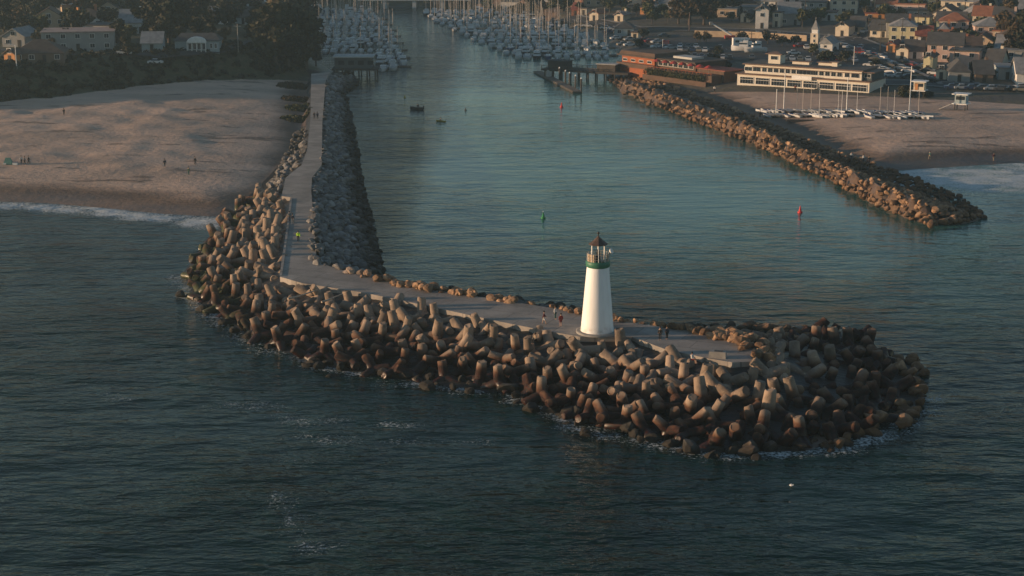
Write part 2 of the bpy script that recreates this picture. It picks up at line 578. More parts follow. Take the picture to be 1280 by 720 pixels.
def dup(root, loc, rz, label, group=None, scale=None):
    r = root.copy()
    COL.objects.link(r)
    r.location = loc
    r.rotation_euler = (0, 0, rz)
    if scale:
        r.scale = scale
    r['label'] = label
    if group:
        r['group'] = group
    for ch in root.children:
        c = ch.copy()
        COL.objects.link(c)
        c.parent = r
        for g in ch.children:
            d = g.copy()
            COL.objects.link(d)
            d.parent = c
    USED.setdefault(label, []).append(r.name)
    return r

ORD = ['', 'first', 'second', 'third', 'fourth', 'fifth', 'sixth', 'seventh', 'eighth', 'ninth', 'tenth', 'eleventh', 'twelfth', 'thirteenth', 'fourteenth',
       'fifteenth', 'sixteenth', 'seventeenth', 'eighteenth', 'nineteenth', 'twentieth']
def nth(k):
    return ORD[k] if k < len(ORD) else f'{k}th'

# landmarks by which repeated things are told apart
MARKS, PENDING = [], []
def mark(phrase, o):
    MARKS.append((phrase, o.location[0], o.location[1]))
    return o
def later(o, look, cat, group=None):
    """label written at the end: how it looks and how near it is to which landmark"""
    o['category'] = cat
    if group:
        o['group'] = group
    PENDING.append((o, look))
    return o
def finish_labels():
    by = {}
    for o, look in PENDING:
        x, y = o.location[0], o.location[1]
        mk = min(MARKS, key=lambda m: math.hypot(m[1] - x, m[2] - y))
        by.setdefault((look, mk[0]), []).append((math.hypot(mk[1] - x, mk[2] - y), o))
    for (look, mk), v in by.items():
        v.sort(key=lambda t: t[0])
        for i, (d, o) in enumerate(v):
            o['label'] = f'{look} near the {mk}' if len(v) == 1 else f'{look}, {"" if i == 0 else nth(i + 1) + " "}nearest to the {mk}'

# ------------------------------------------------------------------ ground sheet
def axis(parts):
    out = []
    for a, b, s in parts:
        out += list(np.arange(a, b, s))
    return np.array(out)

gx = axis([(-9000, -1000, 1600), (-1000, -300, 50), (-300, -190, 6), (-190, 190, 1.7), (190, 330, 4), (330, 1000, 45), (1000, 9001, 1600)])
gy = axis([(-2000, 100, 400), (100, 190, 15), (190, 480, 1.7), (480, 640, 3), (640, 860, 6), (860, 1500, 60), (1500, 9001, 1500)])
GX, GY = np.meshgrid(gx, gy)
GZ = height(GX, GY)
GRID.extend((gx, gy, GZ))
def grid_mesh(name, X, Y, Z, mname):
    ny, nx = X.shape
    me = bpy.data.meshes.new(name)
    idx = np.arange(nx * ny).reshape(ny, nx)
    q = np.stack([idx[:-1, :-1], idx[:-1, 1:], idx[1:, 1:], idx[1:, :-1]], -1).reshape(-1, 4)
    me.vertices.add(nx * ny)
    me.vertices.foreach_set('co', np.stack([X, Y, Z], -1).ravel().astype(np.float32))
    me.loops.add(q.size)
    me.loops.foreach_set('vertex_index', q.ravel().astype(np.int32))
    me.polygons.add(len(q))
    me.polygons.foreach_set('loop_start', np.arange(0, q.size, 4, dtype=np.int32))
    me.polygons.foreach_set('loop_total', np.full(len(q), 4, np.int32))
    me.update(calc_edges=True)
    me.polygons.foreach_set('use_smooth', np.ones(len(q), bool))
    me.materials.append(MATS[mname])
    return me

g = grid_mesh('ground', GX, GY, GZ, 'ground')
dl, dr = sdist(GX, GY, LEFT_LAND), sdist(GX, GY, RIGHT_LAND)
cov = np.zeros((GX.size, 4), np.float32)
cov[:, 0] = np.clip(.5 + sdist(GX, GY, BLUFF) / 5.0, 0, 1).ravel() * (dl.ravel() > 0)
urb = np.clip(.5 + (GY + .48 * (GX - 60) - 468) / 5.0, 0, 1)
cov[:, 1] = np.where((dr > -3) & (GX > 20), urb, 0).ravel()
shore = np.minimum(np.abs(dl), np.abs(dr))
cov[:, 2] = np.clip(1.15 - np.maximum(np.maximum(dl, dr), 0) / 15.0, 0, 1).ravel()
jm = np.maximum(np.clip(.5 + sdist(GX, GY, FOOT) / 1.5, 0, 1), np.clip(.2 + sdist(GX, GY, EFOOT) / 1.5, 0, 1))
cov[:, 3] = jm.ravel()
a = g.color_attributes.new('cover', 'FLOAT_COLOR', 'POINT')
a.data.foreach_set('color', cov.ravel())
struct(link('ground', g), 'sandy beaches, bushy bluff and town ground around the harbour')

# ------------------------------------------------------------------ water sheet
WAVE = .7
WATER_A, WATER_B = (.003, .020, .017), (.044, .132, .112)
water_mat()
wx = axis([(-9000, -400, 1300), (-400, -130, 15), (-130, 150, 2), (150, 300, 8), (300, 9001, 1200)])
wy = axis([(-3000, 80, 300), (80, 330, 2), (330, 480, 8), (480, 900, 30), (900, 9001, 1500)])
WX, WY = np.meshgrid(wx, wy)
fo = np.zeros(WX.shape)
def streak(pts, w, s):
    global fo
    d = seg_dist(WX, WY, pxw(pts), False)
    fo = np.maximum(fo, s * np.exp(-(d / w) ** 2))
streak([(-300, 246), (0, 257), (60, 259), (130, 265), (200, 272), (250, 275), (284, 277)], 6.2, .95)
streak([(200, 268), (240, 282), (284, 280)], 5, .85)
streak([(60, 258), (140, 268)], 4.5, .7)
streak([(222, 345), (244, 380), (285, 408), (322, 430), (400, 458), (480, 473), (560, 484), (640, 492), (700, 522), (740, 541), (830, 556), (900, 571), (980, 566), (1050, 561), (1112, 545), (1155, 512)], 3.2, .66)
streak([(275, 506), (335, 510), (372, 526)], 2.6, .64)
streak([(372, 526), (430, 528), (520, 534)], 2.0, .56)
streak([(350, 545), (470, 552), (610, 552)], 2.4, .5)
streak([(355, 620), (368, 650), (385, 685)], 2.4, .56)
streak([(385, 685), (420, 690)], 2, .5)
streak([(95, 482), (160, 498)], 2, .52)
streak([(330, 575), (400, 580)], 2, .48)
streak([(1155, 500), (1185, 495)], 2.4, .7)
streak([(455, 248), (462, 268)], 2.5, .5)
streak([(1135, 214), (1200, 212), (1280, 206), (1500, 200)], 7, .85)
streak([(1150, 224), (1220, 228), (1290, 220), (1500, 212)], 17, 1.0)
calm = np.clip(smooth(205, 330, WY) * smooth(-24, -14, WX + (WY - 240) * .0) * (1 - smooth(70, 150, WX - (WY - 300) * .1)), 0, 1)
wm = grid_mesh('water', WX, WY, np.zeros(WX.shape), 'water')
a = wm.color_attributes.new('foam', 'FLOAT_COLOR', 'POINT')
a.data.foreach_set('color', np.stack([fo, calm, fo * 0, fo * 0 + 1], -1).astype(np.float32).ravel())
struct(link('water', wm), 'dark green sea and calmer harbour channel')

# ------------------------------------------------------------------ walkway
struct(MB().prism(PATH, 1.6, PATH_Z, 'path').obj('walkway'), 'concrete walkway along the top of the breakwater')
# low kerb wall along the sea side of the spur
kb = MB()
kp = pxw([(364, 248), (357.5, 300), (351, 345)], PATH_Z)
for (p, q) in zip(kp, kp[1:]):
    d = Vector((q[0] - p[0], q[1] - p[1], 0))
    xf = Matrix.Translation((p[0], p[1], PATH_Z)) @ Matrix.Rotation(math.atan2(d.y, d.x), 4, 'Z')
    kb.box(0, -.18, 0, d.length, .18, .1, 'path', xf)
struct(kb.obj('kerb'), 'low concrete kerb on the sea side of the walkway')

# ------------------------------------------------------------------ concrete tetrapods
def pod_mesh(seed):
    r = random.Random(seed)
    mb = MB()
    dirs = [Vector((0, 0, 1))] + [Vector((math.sqrt(8) / 3 * math.cos(a), math.sqrt(8) / 3 * math.sin(a), -1 / 3)) for a in (0, 2 * math.pi / 3, 4 * math.pi / 3)]
    for d in dirs:
        rot = d.to_track_quat('Z', 'Y').to_matrix().to_4x4()
        L = 2.6 + r.uniform(-.08, .08)
        mb.lathe([(.8, 0), (.75, .75), (.62, L - .1), (.57, L - .03), (.5, L)], 'pod', 18, rot, True, True)
    vs, fs = [], []
    bm = bmesh.new()
    bmesh.ops.create_icosphere(bm, subdivisions=2, radius=.86)
    mb.add([tuple(v.co) for v in bm.verts], [tuple(v.index for v in f.verts) for f in bm.faces], 'pod', True)
    bm.free()
    for i, p in enumerate(mb.v):
        k = 1 + .035 * math.sin(p[0] * 2.3 + p[1] * 1.7 + seed * 2) + r.uniform(-.022, .022)
        mb.v[i] = (p[0] * k, p[1] * k, p[2] * k)
    return mb.mesh('concrete_tetrapod')
PODS = [pod_mesh(i) for i in range(2)]
POD_POLY = [(305, 256), (345, 243), (362, 248), (356, 290), (350, 345), (376, 357), (450, 369), (500, 381), (560, 394), (620, 408), (680, 420), (725, 428),
            (790, 428), (830, 445), (880, 455), (930, 463), (955, 456), (962, 434), (1000, 420), (1040, 413), (1085, 425), (1106, 447), (1122, 486), (1112, 510), (1082, 536),
            (1050, 552), (980, 557), (900, 560), (850, 548), (740, 533), (700, 518), (640, 488), (560, 478), (480, 468), (400, 452), (320, 425),
            (290, 402), (254, 377), (240, 346), (254, 322), (277, 292)]
pr = random.Random(11)
pts = []
def try_pts(poly, dmin, n, out, rr, zfun=None, extra=None):
    xs = [p[0] for p in poly]
    ys = [p[1] for p in poly]
    cand = []
    while len(cand) < n:
        px, py = rr.uniform(min(xs), max(xs)), rr.uniform(min(ys), max(ys))
        if pin(px, py, poly):
            cand.append((px, py))
    P = np.array(cand)
    z = np.full(n, 2.0)
    for _ in range(6):
        aa = (P[:, 0] - CX) / F
        bb = -(P[:, 1] - CY) / F
        t = (z - H) / (-ST + bb * CT)
        X, Y = aa * t, (CT + bb * ST) * t
        z = .5 * z + .5 * np.maximum(height(X, Y), -.3)
    for x, y, zz in zip(X, Y, z):
        dd = dmin(x, y, zz) if callable(dmin) else dmin
        if all((x - q[0]) ** 2 + (y - q[1]) ** 2 > dd * dd for q in out):
            out.append((float(x), float(y), float(zz)))
    return out
PATH_A = [(x, y) for x, y in PATH]
cand = try_pts(POD_POLY, lambda x, y, z: 2.15 if x < 22 else 2.35, 9000, [], pr)
pods = []
dpath = -sdist(np.array([c[0] for c in cand]), np.array([c[1] for c in cand]), PATH)
for c, dp in zip(cand, dpath):
    if dp > .55:
        pods.append((*c, float(dp)))
pods.sort(key=lambda c: -proj(c[0], c[1], c[2])[1])
print('tetrapods', len(pods))
POD_ZONES = [('weathered tan concrete tetrapod stacked on the spur between walkway and beach', 'tetrapods on the spur'),
             ('weathered tan concrete tetrapod heaped at the corner where the walkway bends', 'tetrapods at the bend'),
             ('weathered tan concrete tetrapod on the seaward slope of the straight walkway', 'tetrapods along the walkway'),
             ('weathered tan concrete tetrapod heaped below the white lighthouse', 'tetrapods below the lighthouse'),
             ('grey-brown concrete tetrapod on the rounded head of the breakwater', 'tetrapods on the breakwater head')]
n_obj = 0
rest = MB()
for i, (x, y, z, dp) in enumerate(pods):
    px, py, _ = proj(x, y, z)
    s = pr.uniform(.76, 1.0) if px < 850 else pr.uniform(.84, 1.1)
    zz = z * .72 + .4 + pr.uniform(-.6, .6)
    if px > 960:
        zz -= .75
    zz = min(zz, PATH_Z - .5 if px > 940 else PATH_Z - (2.1 if py < 345 else 1.35) + .25 * min(dp, 3))
    if 850 < px < 935 and py < 470:
        zz = min(zz, 1.75)
    if pr.random() < .12:
        e = Euler((pr.gauss(0, .25), pr.gauss(0, .25), pr.uniform(0, 6.28)))
    else:
        e = Euler((pr.uniform(0, 6.28), pr.uniform(0, 6.28), pr.uniform(0, 6.28)))
    if n_obj < 300:
        o = link('concrete_tetrapod', PODS[i % 2], None, (x, y, zz))
        o.rotation_euler = e
        o.scale = (s, s, s)
        zi = 0 if (py < 335 and px < 370) else 1 if px < 440 else 2 if px < 690 else 3 if px < 880 else 4
        lb, gr = POD_ZONES[zi]
        if zz < .8:
            lb = ['weedy dark green concrete tetrapod awash at the beach side of the spur', 'reddish algae-stained concrete tetrapod awash at the foot of the bend',
                  'reddish algae-stained concrete tetrapod awash below the straight walkway', 'reddish algae-stained concrete tetrapod awash below the lighthouse',
                  'dark wet concrete tetrapod awash around the breakwater head'][zi]
            gr = gr + ' awash'
        tag(o, lb, 'tetrapod', gr)
        n_obj += 1
    else:
        xf = Matrix.Translation((x, y, zz)) @ e.to_matrix().to_4x4()
        me = PODS[0]
        rest.add([tuple(v.co) for v in me.vertices], [tuple(p.vertices) for p in me.polygons], 'pod', True, xf)
if rest.v:
    tag(rest.obj('tetrapod_mass'), 'smaller far concrete tetrapods at the beach end of the spur', 'tetrapods', None, 'stuff')

# ------------------------------------------------------------------ quarry boulders
def rock_mesh(seed):
    r = random.Random(seed)
    bm = bmesh.new()
    bmesh.ops.create_icosphere(bm, subdivisions=2, radius=1.0)
    planes = []
    for _ in range(9):
        n = Vector((r.gauss(0, 1), r.gauss(0, 1), r.gauss(0, 1))).normalized()
        planes.append((n, r.uniform(.55, .85)))
    for v in bm.verts:
        for n, d in planes:
            k = v.co.dot(n)
            if k > d:
                v.co -= n * (k - d)
        v.co *= 1 + r.uniform(-.05, .05)
        v.co.z *= .78
        v.co.x *= 1.15
    me = bpy.data.meshes.new('boulder')
    bm.to_mesh(me)
    bm.free()
    me.materials.append(MATS['rock'])
    return me
ROCKS = [rock_mesh(i) for i in range(7)]
RV = [np.array([tuple(v.co) for v in me.vertices]) for me in ROCKS]
RF = [np.array([tuple(p.vertices) for p in me.polygons]) for me in ROCKS]
W_ROCK = [(407, 98), (404, 150), (403, 207), (390, 224), (390, 262), (396, 328), (440, 343), (478, 343), (476, 336), (470, 306), (462, 270), (452, 225), (446, 195), (439, 150), (432, 120), (448, 104), (440, 92), (418, 92)]
L_ROCK = [(384, 160), (381, 190), (373, 207), (356, 222), (351, 243), (340, 252), (316, 262), (333, 240), (349, 215), (362, 190), (372, 165)]
E_ROCK = [(757, 98), (775, 111), (850, 142), (950, 180), (1040, 222), (1100, 254), (1150, 274), (1200, 279), (1231, 272), (1205, 250), (1165, 234), (1100, 209), (1030, 184), (960, 154), (900, 130), (850, 112), (800, 94)]
F_ROCK = [(440, 340), (500, 355), (580, 367), (640, 376), (690, 384), (730, 391), (730, 397), (690, 390), (640, 383), (580, 374), (500, 363)]
H_ROCK = [(830, 408), (866, 415), (880, 421), (915, 424), (930, 432), (948, 430), (944, 452), (962, 456), (985, 430), (1040, 413), (980, 411), (900, 410)]
rk = []
rr = random.Random(5)
A_EDGE = [(222, 345), (244, 380), (285, 408), (322, 430), (400, 458), (480, 473), (560, 484), (640, 492), (700, 522), (740, 541), (830, 556), (900, 572), (980, 566), (1050, 561), (1104, 544), (1138, 516), (1150, 484), (1126, 450)]
A_ROCK = A_EDGE
for poly, dm, n, (s0, s1) in ((F_ROCK, 1.05, 1500, (.45, .95)), (H_ROCK, 1.1, 1500, (.5, 1.05)), (W_ROCK, .95, 13000, (.4, 1.05)), (L_ROCK, 1.3, 1200, (.55, 1.05)), (E_ROCK, .92, 15000, (.45, .88))):
    q = try_pts(poly, dm, n, [], rr)
    for x, y, z in q:
        rk.append((x, y, z, rr.uniform(s0, s1), poly))
for (p, q) in zip(A_EDGE, A_EDGE[1:]):
    for _ in range(int(math.hypot(q[0] - p[0], q[1] - p[1]) / 7)):
        f = rr.random()
        x, y = gp(p[0] + (q[0] - p[0]) * f + rr.gauss(0, 7), p[1] + (q[1] - p[1]) * f + rr.gauss(-5, 4.5), 0)
        rk.append((x, y, rr.uniform(-.5, .12), rr.uniform(.5, 1.2), A_ROCK))
for _ in range(46):
    x, y = gp(rr.uniform(1085, 1150), rr.uniform(440, 545), 0)
    if pin(*proj(x, y, 0)[:2], [(1085, 560), (1060, 545), (1120, 505), (1120, 440), (1150, 440), (1172, 490), (1150, 530)]):
        rk.append((x, y, rr.uniform(-.2, .7), rr.uniform(.6, 1.2), A_ROCK))
dpp = -sdist(np.array([k[0] for k in rk]), np.array([k[1] for k in rk]), PATH)
edge = lambda k: k[4] is F_ROCK or k[4] is H_ROCK
rk = [(k[0], k[1], (4.0 + .15 * k[3] if d < .1 else 3.5 + .3 * k[3]) if edge(k) and d < 1.3 else k[2], k[3], k[4]) for k, d in zip(rk, dpp) if d > (-3.5 if k[4] is H_ROCK else -1.5 if k[4] is F_ROCK else .25)]
def psize(k):
    return k[3] / proj(k[0], k[1], k[2])[2] * (1.25 if k[4] is F_ROCK or k[4] is H_ROCK else 1)
# loose boulders lying along the harbour edge of the slab
def edge_rocks(line, n, poly, s0, s1, o0, o1):
    L_ = pxw(line, PATH_Z)
    for _ in range(n):
        i = rr.randrange(len(L_) - 1)
        f = rr.random()
        p, q = Vector(L_[i]), Vector(L_[i + 1])
        d = (q - p).normalized()
        o = rr.uniform(o0, o1)
        c = p + (q - p) * f + Vector((-d.y, d.x)) * o
        s = rr.uniform(s0, s1)
        rk.append((c.x, c.y, PATH_Z + .1 * s - max(0, o) * .5, s, poly))
edge_rocks([(470, 348), (500, 356), (540, 362), (580, 368), (640, 377)], 62, F_ROCK, .4, .95, -1.1, .9)
edge_rocks([(640, 377), (690, 385), (725, 392), (770, 401), (830, 409), (860, 413)], 40, F_ROCK, .35, .7, -.5, .9)
edge_rocks([(391, 262), (394, 300), (396, 328), (440, 341), (470, 348)], 34, F_ROCK, .4, .85, -.7, .6)
edge_rocks([(860, 413), (900, 417), (938, 425), (952, 437)], 50, H_ROCK, .5, 1.1, -2.6, .8)
rk.sort(key=psize, reverse=True)
print('boulders', len(rk))
RLAB = {id(F_ROCK): ('pale boulder edging the harbour side of the walkway near bend and lighthouse', 'boulders edging the walkway'),
        id(H_ROCK): ('grey boulder behind the platform on the breakwater head', 'boulders on the breakwater head'),
        id(W_ROCK): ('grey boulder on the shaded harbour side of the walkway spur', 'boulders on the harbour side of the spur'),
        id(L_ROCK): ('small tan boulder between the sandy beach and the walkway', 'boulders between beach and walkway'),
        id(A_ROCK): ('dark wet boulder awash at the foot of the tetrapods', 'boulders awash below the tetrapods'),
        id(E_ROCK): ('sunlit brown boulder on the far jetty across the channel', 'boulders on the far jetty')}
tv, tf, tt = [], [], []
off = 0
for i, (x, y, z, s, poly) in enumerate(rk):
    e = Euler((rr.uniform(-.5, .5), rr.uniform(-.5, .5), rr.uniform(0, 6.28)))
    sc = (s * rr.uniform(.85, 1.2), s * rr.uniform(.85, 1.15), s * rr.uniform(.8, 1.1))
    lift = .12 + rr.uniform(-.25, .4)
    if i < 300:
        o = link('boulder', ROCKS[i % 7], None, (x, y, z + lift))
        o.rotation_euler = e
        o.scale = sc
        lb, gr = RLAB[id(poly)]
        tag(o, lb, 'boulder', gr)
    else:
        mtx = np.array(e.to_matrix())
        v = (RV[i % 7] * np.array(sc)) @ mtx.T + np.array((x, y, z + lift))
        tv.append(v)
        tf.append(RF[i % 7] + off)
        tt.append(np.full(len(v), rr.random(), np.float32))
        off += len(v)
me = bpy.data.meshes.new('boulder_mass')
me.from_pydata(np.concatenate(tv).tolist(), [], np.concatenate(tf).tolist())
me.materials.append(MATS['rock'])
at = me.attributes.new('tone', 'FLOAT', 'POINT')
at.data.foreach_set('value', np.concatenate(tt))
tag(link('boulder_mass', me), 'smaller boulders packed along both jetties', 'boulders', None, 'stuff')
# ------------------------------------------------------------------ lighthouse
lx, ly = gp(746.5, 415.5, PATH_Z)
lx, ly = lx, ly + .2
L = thing('lighthouse', 'white tapered lighthouse with green gallery band standing on the breakwater walkway', 'lighthouse', (lx, ly, PATH_Z))
MB().lathe([(2.75, 0), (2.75, .22), (2.6, .25)], 'kerb_concrete', 40).obj('base', L)
MB().lathe([(2.16, .22), (2.08, .9), (1.42, 8.75)], 'white_paint', 56).obj('tower', L)
MB().lathe([(1.44, 8.7), (1.56, 8.85), (1.58, 9.42), (1.5, 9.5)], 'green_paint', 48).obj('gallery_band', L)
dm = MB()
dm.box(-.5, -.06, 0, .5, .06, 2.1, 'dark_metal')
door = dm.obj('door', L)
door.location = (1.2, 1.66, .25)
door.rotation_euler = (R(-5), 0, R(-36))
rl = MB()
for i in range(20):
    a = 2 * math.pi * i / 20
    c, s_ = math.cos(a) * 1.42, math.sin(a) * 1.42
    rl.tube((c, s_, 9.45), (c, s_, 10.5), .035, .035, 'trim_white' if i % 2 else 'steel', 6)
for zz in (9.8, 10.15, 10.5):
    prof = [(1.42 + .035 * math.cos(t), zz + .035 * math.sin(t)) for t in [k * math.pi / 3 for k in range(7)]]
    rl.lathe(prof, 'steel', 32, caps=False)
rl.obj('railing', L)
M('weathered_panel', (.42, .33, .22), (.33, .25, .17), 2, .6)
pn = MB()
for a in (205, 232, 335):
    xf = Matrix.Rotation(R(a), 4, 'Z') @ Matrix.Translation((1.36, 0, 9.5))
    pn.box(-.02, -.32, 0, .02, .32, .98, 'weathered_panel', xf)
pn.obj('screen_panel', L)
for i in range(6):
    a = 2 * math.pi * (i + .5) / 6
    c, s_ = math.cos(a) * .92, math.sin(a) * .92
    MB().tube((c, s_, 9.45), (c, s_, 11.7), .055, .055, 'trim_white', 8).obj('post', L)
lt = MB()
lt.lathe([(.26, 9.48), (.3, 9.6), (.3, 10.3), (.22, 10.4)], 'dark_metal', 16)
MATS['lens'] = MATS['glass']
lt.lathe([(.2, 10.4), (.27, 10.5), (.27, 10.75), (.12, 10.95)], 'glass', 16)
lt.obj('beacon', L)
eq = MB()
eq.box(-.55, -.5, 9.48, -.1, -.15, 10.25, 'dark_metal')
eq.box(.3, -.55, 9.48, .65, -.2, 10.0, 'trim_white')
eq.obj('equipment_box', L)
rf = MB()
rf.lathe([(1.24, 11.62), (1.26, 11.7), (.62, 12.15), (.16, 12.62), (.1, 12.72)], 'copper_roof', 8, smooth=False)
roof = rf.obj('roof', L)
MB().lathe([(.07, 12.7), (.07, 12.95), (.16, 13.02), (.16, 13.2), (.04, 13.28)], 'dark_metal', 12).obj('finial', roof)
hn = MB()
hn.lathe([(.1, 0), (.22, .08), (.38, .3), (.36, .34), (.1, .2)], 'trim_white', 18, Matrix.Translation((1.45, -.25, 10.72)) @ Matrix.Rotation(R(62), 4, 'Y') @ Matrix.Rotation(R(25), 4, 'X'))
hn.tube((1.4, -.25, 10.0), (1.45, -.25, 10.8), .05, .05, 'steel', 6)
hn.obj('fog_horn', L)
mark('lighthouse', L)

# ------------------------------------------------------------------ people
SKIN = {}
for nm, c in (('skin_light', (.48, .30, .21)), ('skin_tan', (.32, .19, .12))):
    M(nm, c, scale=8, rough=.6)
for nm, c in (('hair_dark', (.03, .022, .016)), ('hair_brown', (.09, .055, .03)), ('cloth_red', (.16, .02, .018)), ('cloth_maroon', (.10, .016, .022)), ('cloth_white', (.62, .6, .57)),
              ('cloth_black', (.02, .02, .022)), ('cloth_navy', (.025, .03, .05)), ('cloth_grey', (.17, .17, .175)), ('cloth_tan', (.30, .23, .16)), ('cloth_teal', (.04, .10, .09)),
              ('cloth_green', (.03, .07, .04)), ('cloth_blue', (.05, .10, .19))):
    M(nm, c, scale=6, rough=.9)
M('cloth_neon', (.52, .82, .03), (.46, .74, .03), 6, .8)

def skin_obj(name, verts, edges, radii, mname, parent, sub=1):
    me = bpy.data.meshes.new(name)
    me.from_pydata(verts, edges, [])
    o = bpy.data.objects.new(name, me)
    COL.objects.link(o)
    o.modifiers.new('skin', 'SKIN')
    if sub:
        ss = o.modifiers.new('sub', 'SUBSURF')
        ss.levels = ss.render_levels = sub
    sv = me.skin_vertices[0].data
    for i, r in enumerate(radii):
        sv[i].radius = r if isinstance(r, tuple) else (r, r)
        sv[i].use_root = (i == 0)
    dg = bpy.context.evaluated_depsgraph_get()
    m2 = bpy.data.meshes.new_from_object(o.evaluated_get(dg))
    m2.name = name
    COL.objects.unlink(o)
    bpy.data.objects.remove(o)
    m2.materials.clear()
    m2.materials.append(MATS[mname])
    for p in m2.polygons:
        p.use_smooth = True
    return link(name, m2, parent)

def person(loc, rz, label, shirt, legs, pose='stand', skin='skin_light', hair='hair_dark', sleeves=True, shorts=False, group=None, seated_z=0.0):
    st = {'stand': (.02, -.02, 0), 'walk': (.26, -.24, 0), 'sit': (0, 0, 1)}[pose]
    sit = st[2]
    hip = .93 if not sit else .48
    P = lambda *a: tuple(a)
    V = [P(0, 0, hip), P(0, 0, hip + .2), P(0, -.01, hip + .42), P(0, 0, hip + .54), P(0, -.01, hip + .62), P(0, -.02, hip + .73), P(0, -.01, hip + .81)]
    Rr = [(.15, .11), (.135, .10), (.16, .105), (.075, .07), (.058, .06), (.085, .10), (.05, .06)]
    E = [(0, 1), (1, 2), (2, 3), (3, 4), (4, 5), (5, 6)]
    arms, leg = [], []
    for k, sgn in enumerate((-1, 1)):
        sw = (st[k] if pose == 'walk' else .03) * -sgn * sgn
        b = len(V)
        if sit:
            V += [P(.19 * sgn, 0, hip + .47), P(.26 * sgn, -.08, hip + .2), P(.16 * sgn, -.34, hip + .14), P(.13 * sgn, -.42, hip + .14)]
        else:
            V += [P(.19 * sgn, 0, hip + .47), P(.245 * sgn, -sw * .4, hip + .2), P(.25 * sgn, -sw - .06, hip - .04), P(.245 * sgn, -sw - .1, hip - .14)]
        Rr += [.062, .047, .034, (.04, .026)]
        E += [(2, b), (b, b + 1), (b + 1, b + 2), (b + 2, b + 3)]
        arms.append(b)
    for k, sgn in enumerate((-1, 1)):
        b = len(V)
        d = st[k]
        if sit:
            V += [P(.1 * sgn, -.06, hip - .02), P(.12 * sgn, -.46, hip + .02), P(.12 * sgn, -.5, .08), P(.13 * sgn, -.66, .04)]
        else:
            V += [P(.095 * sgn, 0, hip - .06), P(.1 * sgn, -d * .5 - .02, .5), P(.1 * sgn, -d, .09), P(.11 * sgn, -d - .16, .04)]
        Rr += [.088, .06, .042, (.045, .03)]
        E += [(0, b), (b, b + 1), (b + 1, b + 2), (b + 2, b + 3)]
        leg.append(b)
    root = tag(skin_obj('person', V, E, Rr, skin, None), label, 'person', group)
    root.location = (loc[0], loc[1], loc[2] + seated_z)
    root.rotation_euler = (0, 0, rz)
    g = lambda r, k: tuple(q + k for q in r) if isinstance(r, tuple) else r + k
    idx = [1, 0, 2, 3] + [a + j for a in arms for j in ((0, 1, 2) if sleeves else (0,))]
    mp = {v: i for i, v in enumerate(idx)}
    skin_obj('jacket' if sleeves else 'shirt', [V[i] for i in idx], [(mp[a], mp[b]) for a, b in E if a in mp and b in mp], [g(Rr[i], .028) for i in idx], shirt, root)
    idx = [0] + [b + j for b in leg for j in ((0, 1) if shorts else (0, 1, 2))]
    mp = {v: i for i, v in enumerate(idx)}
    skin_obj('shorts' if shorts else 'trousers', [V[i] for i in idx], [(mp[a], mp[b]) for a, b in E if a in mp and b in mp], [g(Rr[i], .02) for i in idx], legs, root)
    hz_ = hip + .8
    MB().lathe([(.112, -.11), (.118, -.02), (.1, .06), (.06, .1), (.01, .115)], hair, 12, Matrix.Translation((0, .02, hz_))).obj('hair', root)
    return root

def on_path(px, py):
    x, y = gp(px, py, PATH_Z)
    return (x, y, PATH_Z)
person(on_path(373, 302), R(10), 'person in a bright neon yellow jacket walking along the spur walkway', 'cloth_neon', 'cloth_black', 'walk')
person(on_path(362, 277), R(200), 'person in grey walking nearest the kerb behind the neon jacketed person', 'cloth_grey', 'cloth_navy', 'walk')
person(on_path(366, 280), R(180), 'person in dark blue beside the grey walker on the spur walkway', 'cloth_navy', 'cloth_grey', 'walk')
person(on_path(393, 149), R(180), 'person in black, left one of the pair far up the walkway', 'cloth_black', 'cloth_black', 'walk')
person(on_path(397, 149), R(180), 'person in navy, right one of the pair far up the walkway', 'cloth_navy', 'cloth_black', 'walk')
person(on_path(680, 405), R(90), 'person in a maroon top and white shorts left of the lighthouse', 'cloth_maroon', 'cloth_white', 'walk', shorts=True)
person(on_path(694, 399), R(60), 'person with white top and dark teal trousers at the walkway edge', 'cloth_white', 'cloth_teal', 'stand', hair='hair_brown')
person(on_path(701, 408), R(200), 'person in a dark red shirt with bare legs near the lighthouse', 'cloth_red', 'cloth_red', 'stand', shorts=True)
person(on_path(825, 425), R(-20), 'person in black on the left of two standing right of the lighthouse', 'cloth_black', 'cloth_black')
person(on_path(833.5, 424), R(20), 'person in dark navy on the right of two beside the lighthouse', 'cloth_navy', 'cloth_black')
person((gp(865, 452, 4.6)[0], gp(865, 452, 4.6)[1], 4.45), R(60), 'person in white with red shorts seated on the tetrapods below the platform', 'cloth_white', 'cloth_red', 'sit', shorts=True)
person((gp(669, 428, 4.2)[0], gp(669, 428, 4.2)[1], 4.1), R(-40), 'person in tan sitting among the tetrapods below the walkway', 'cloth_tan', 'cloth_black', 'sit')
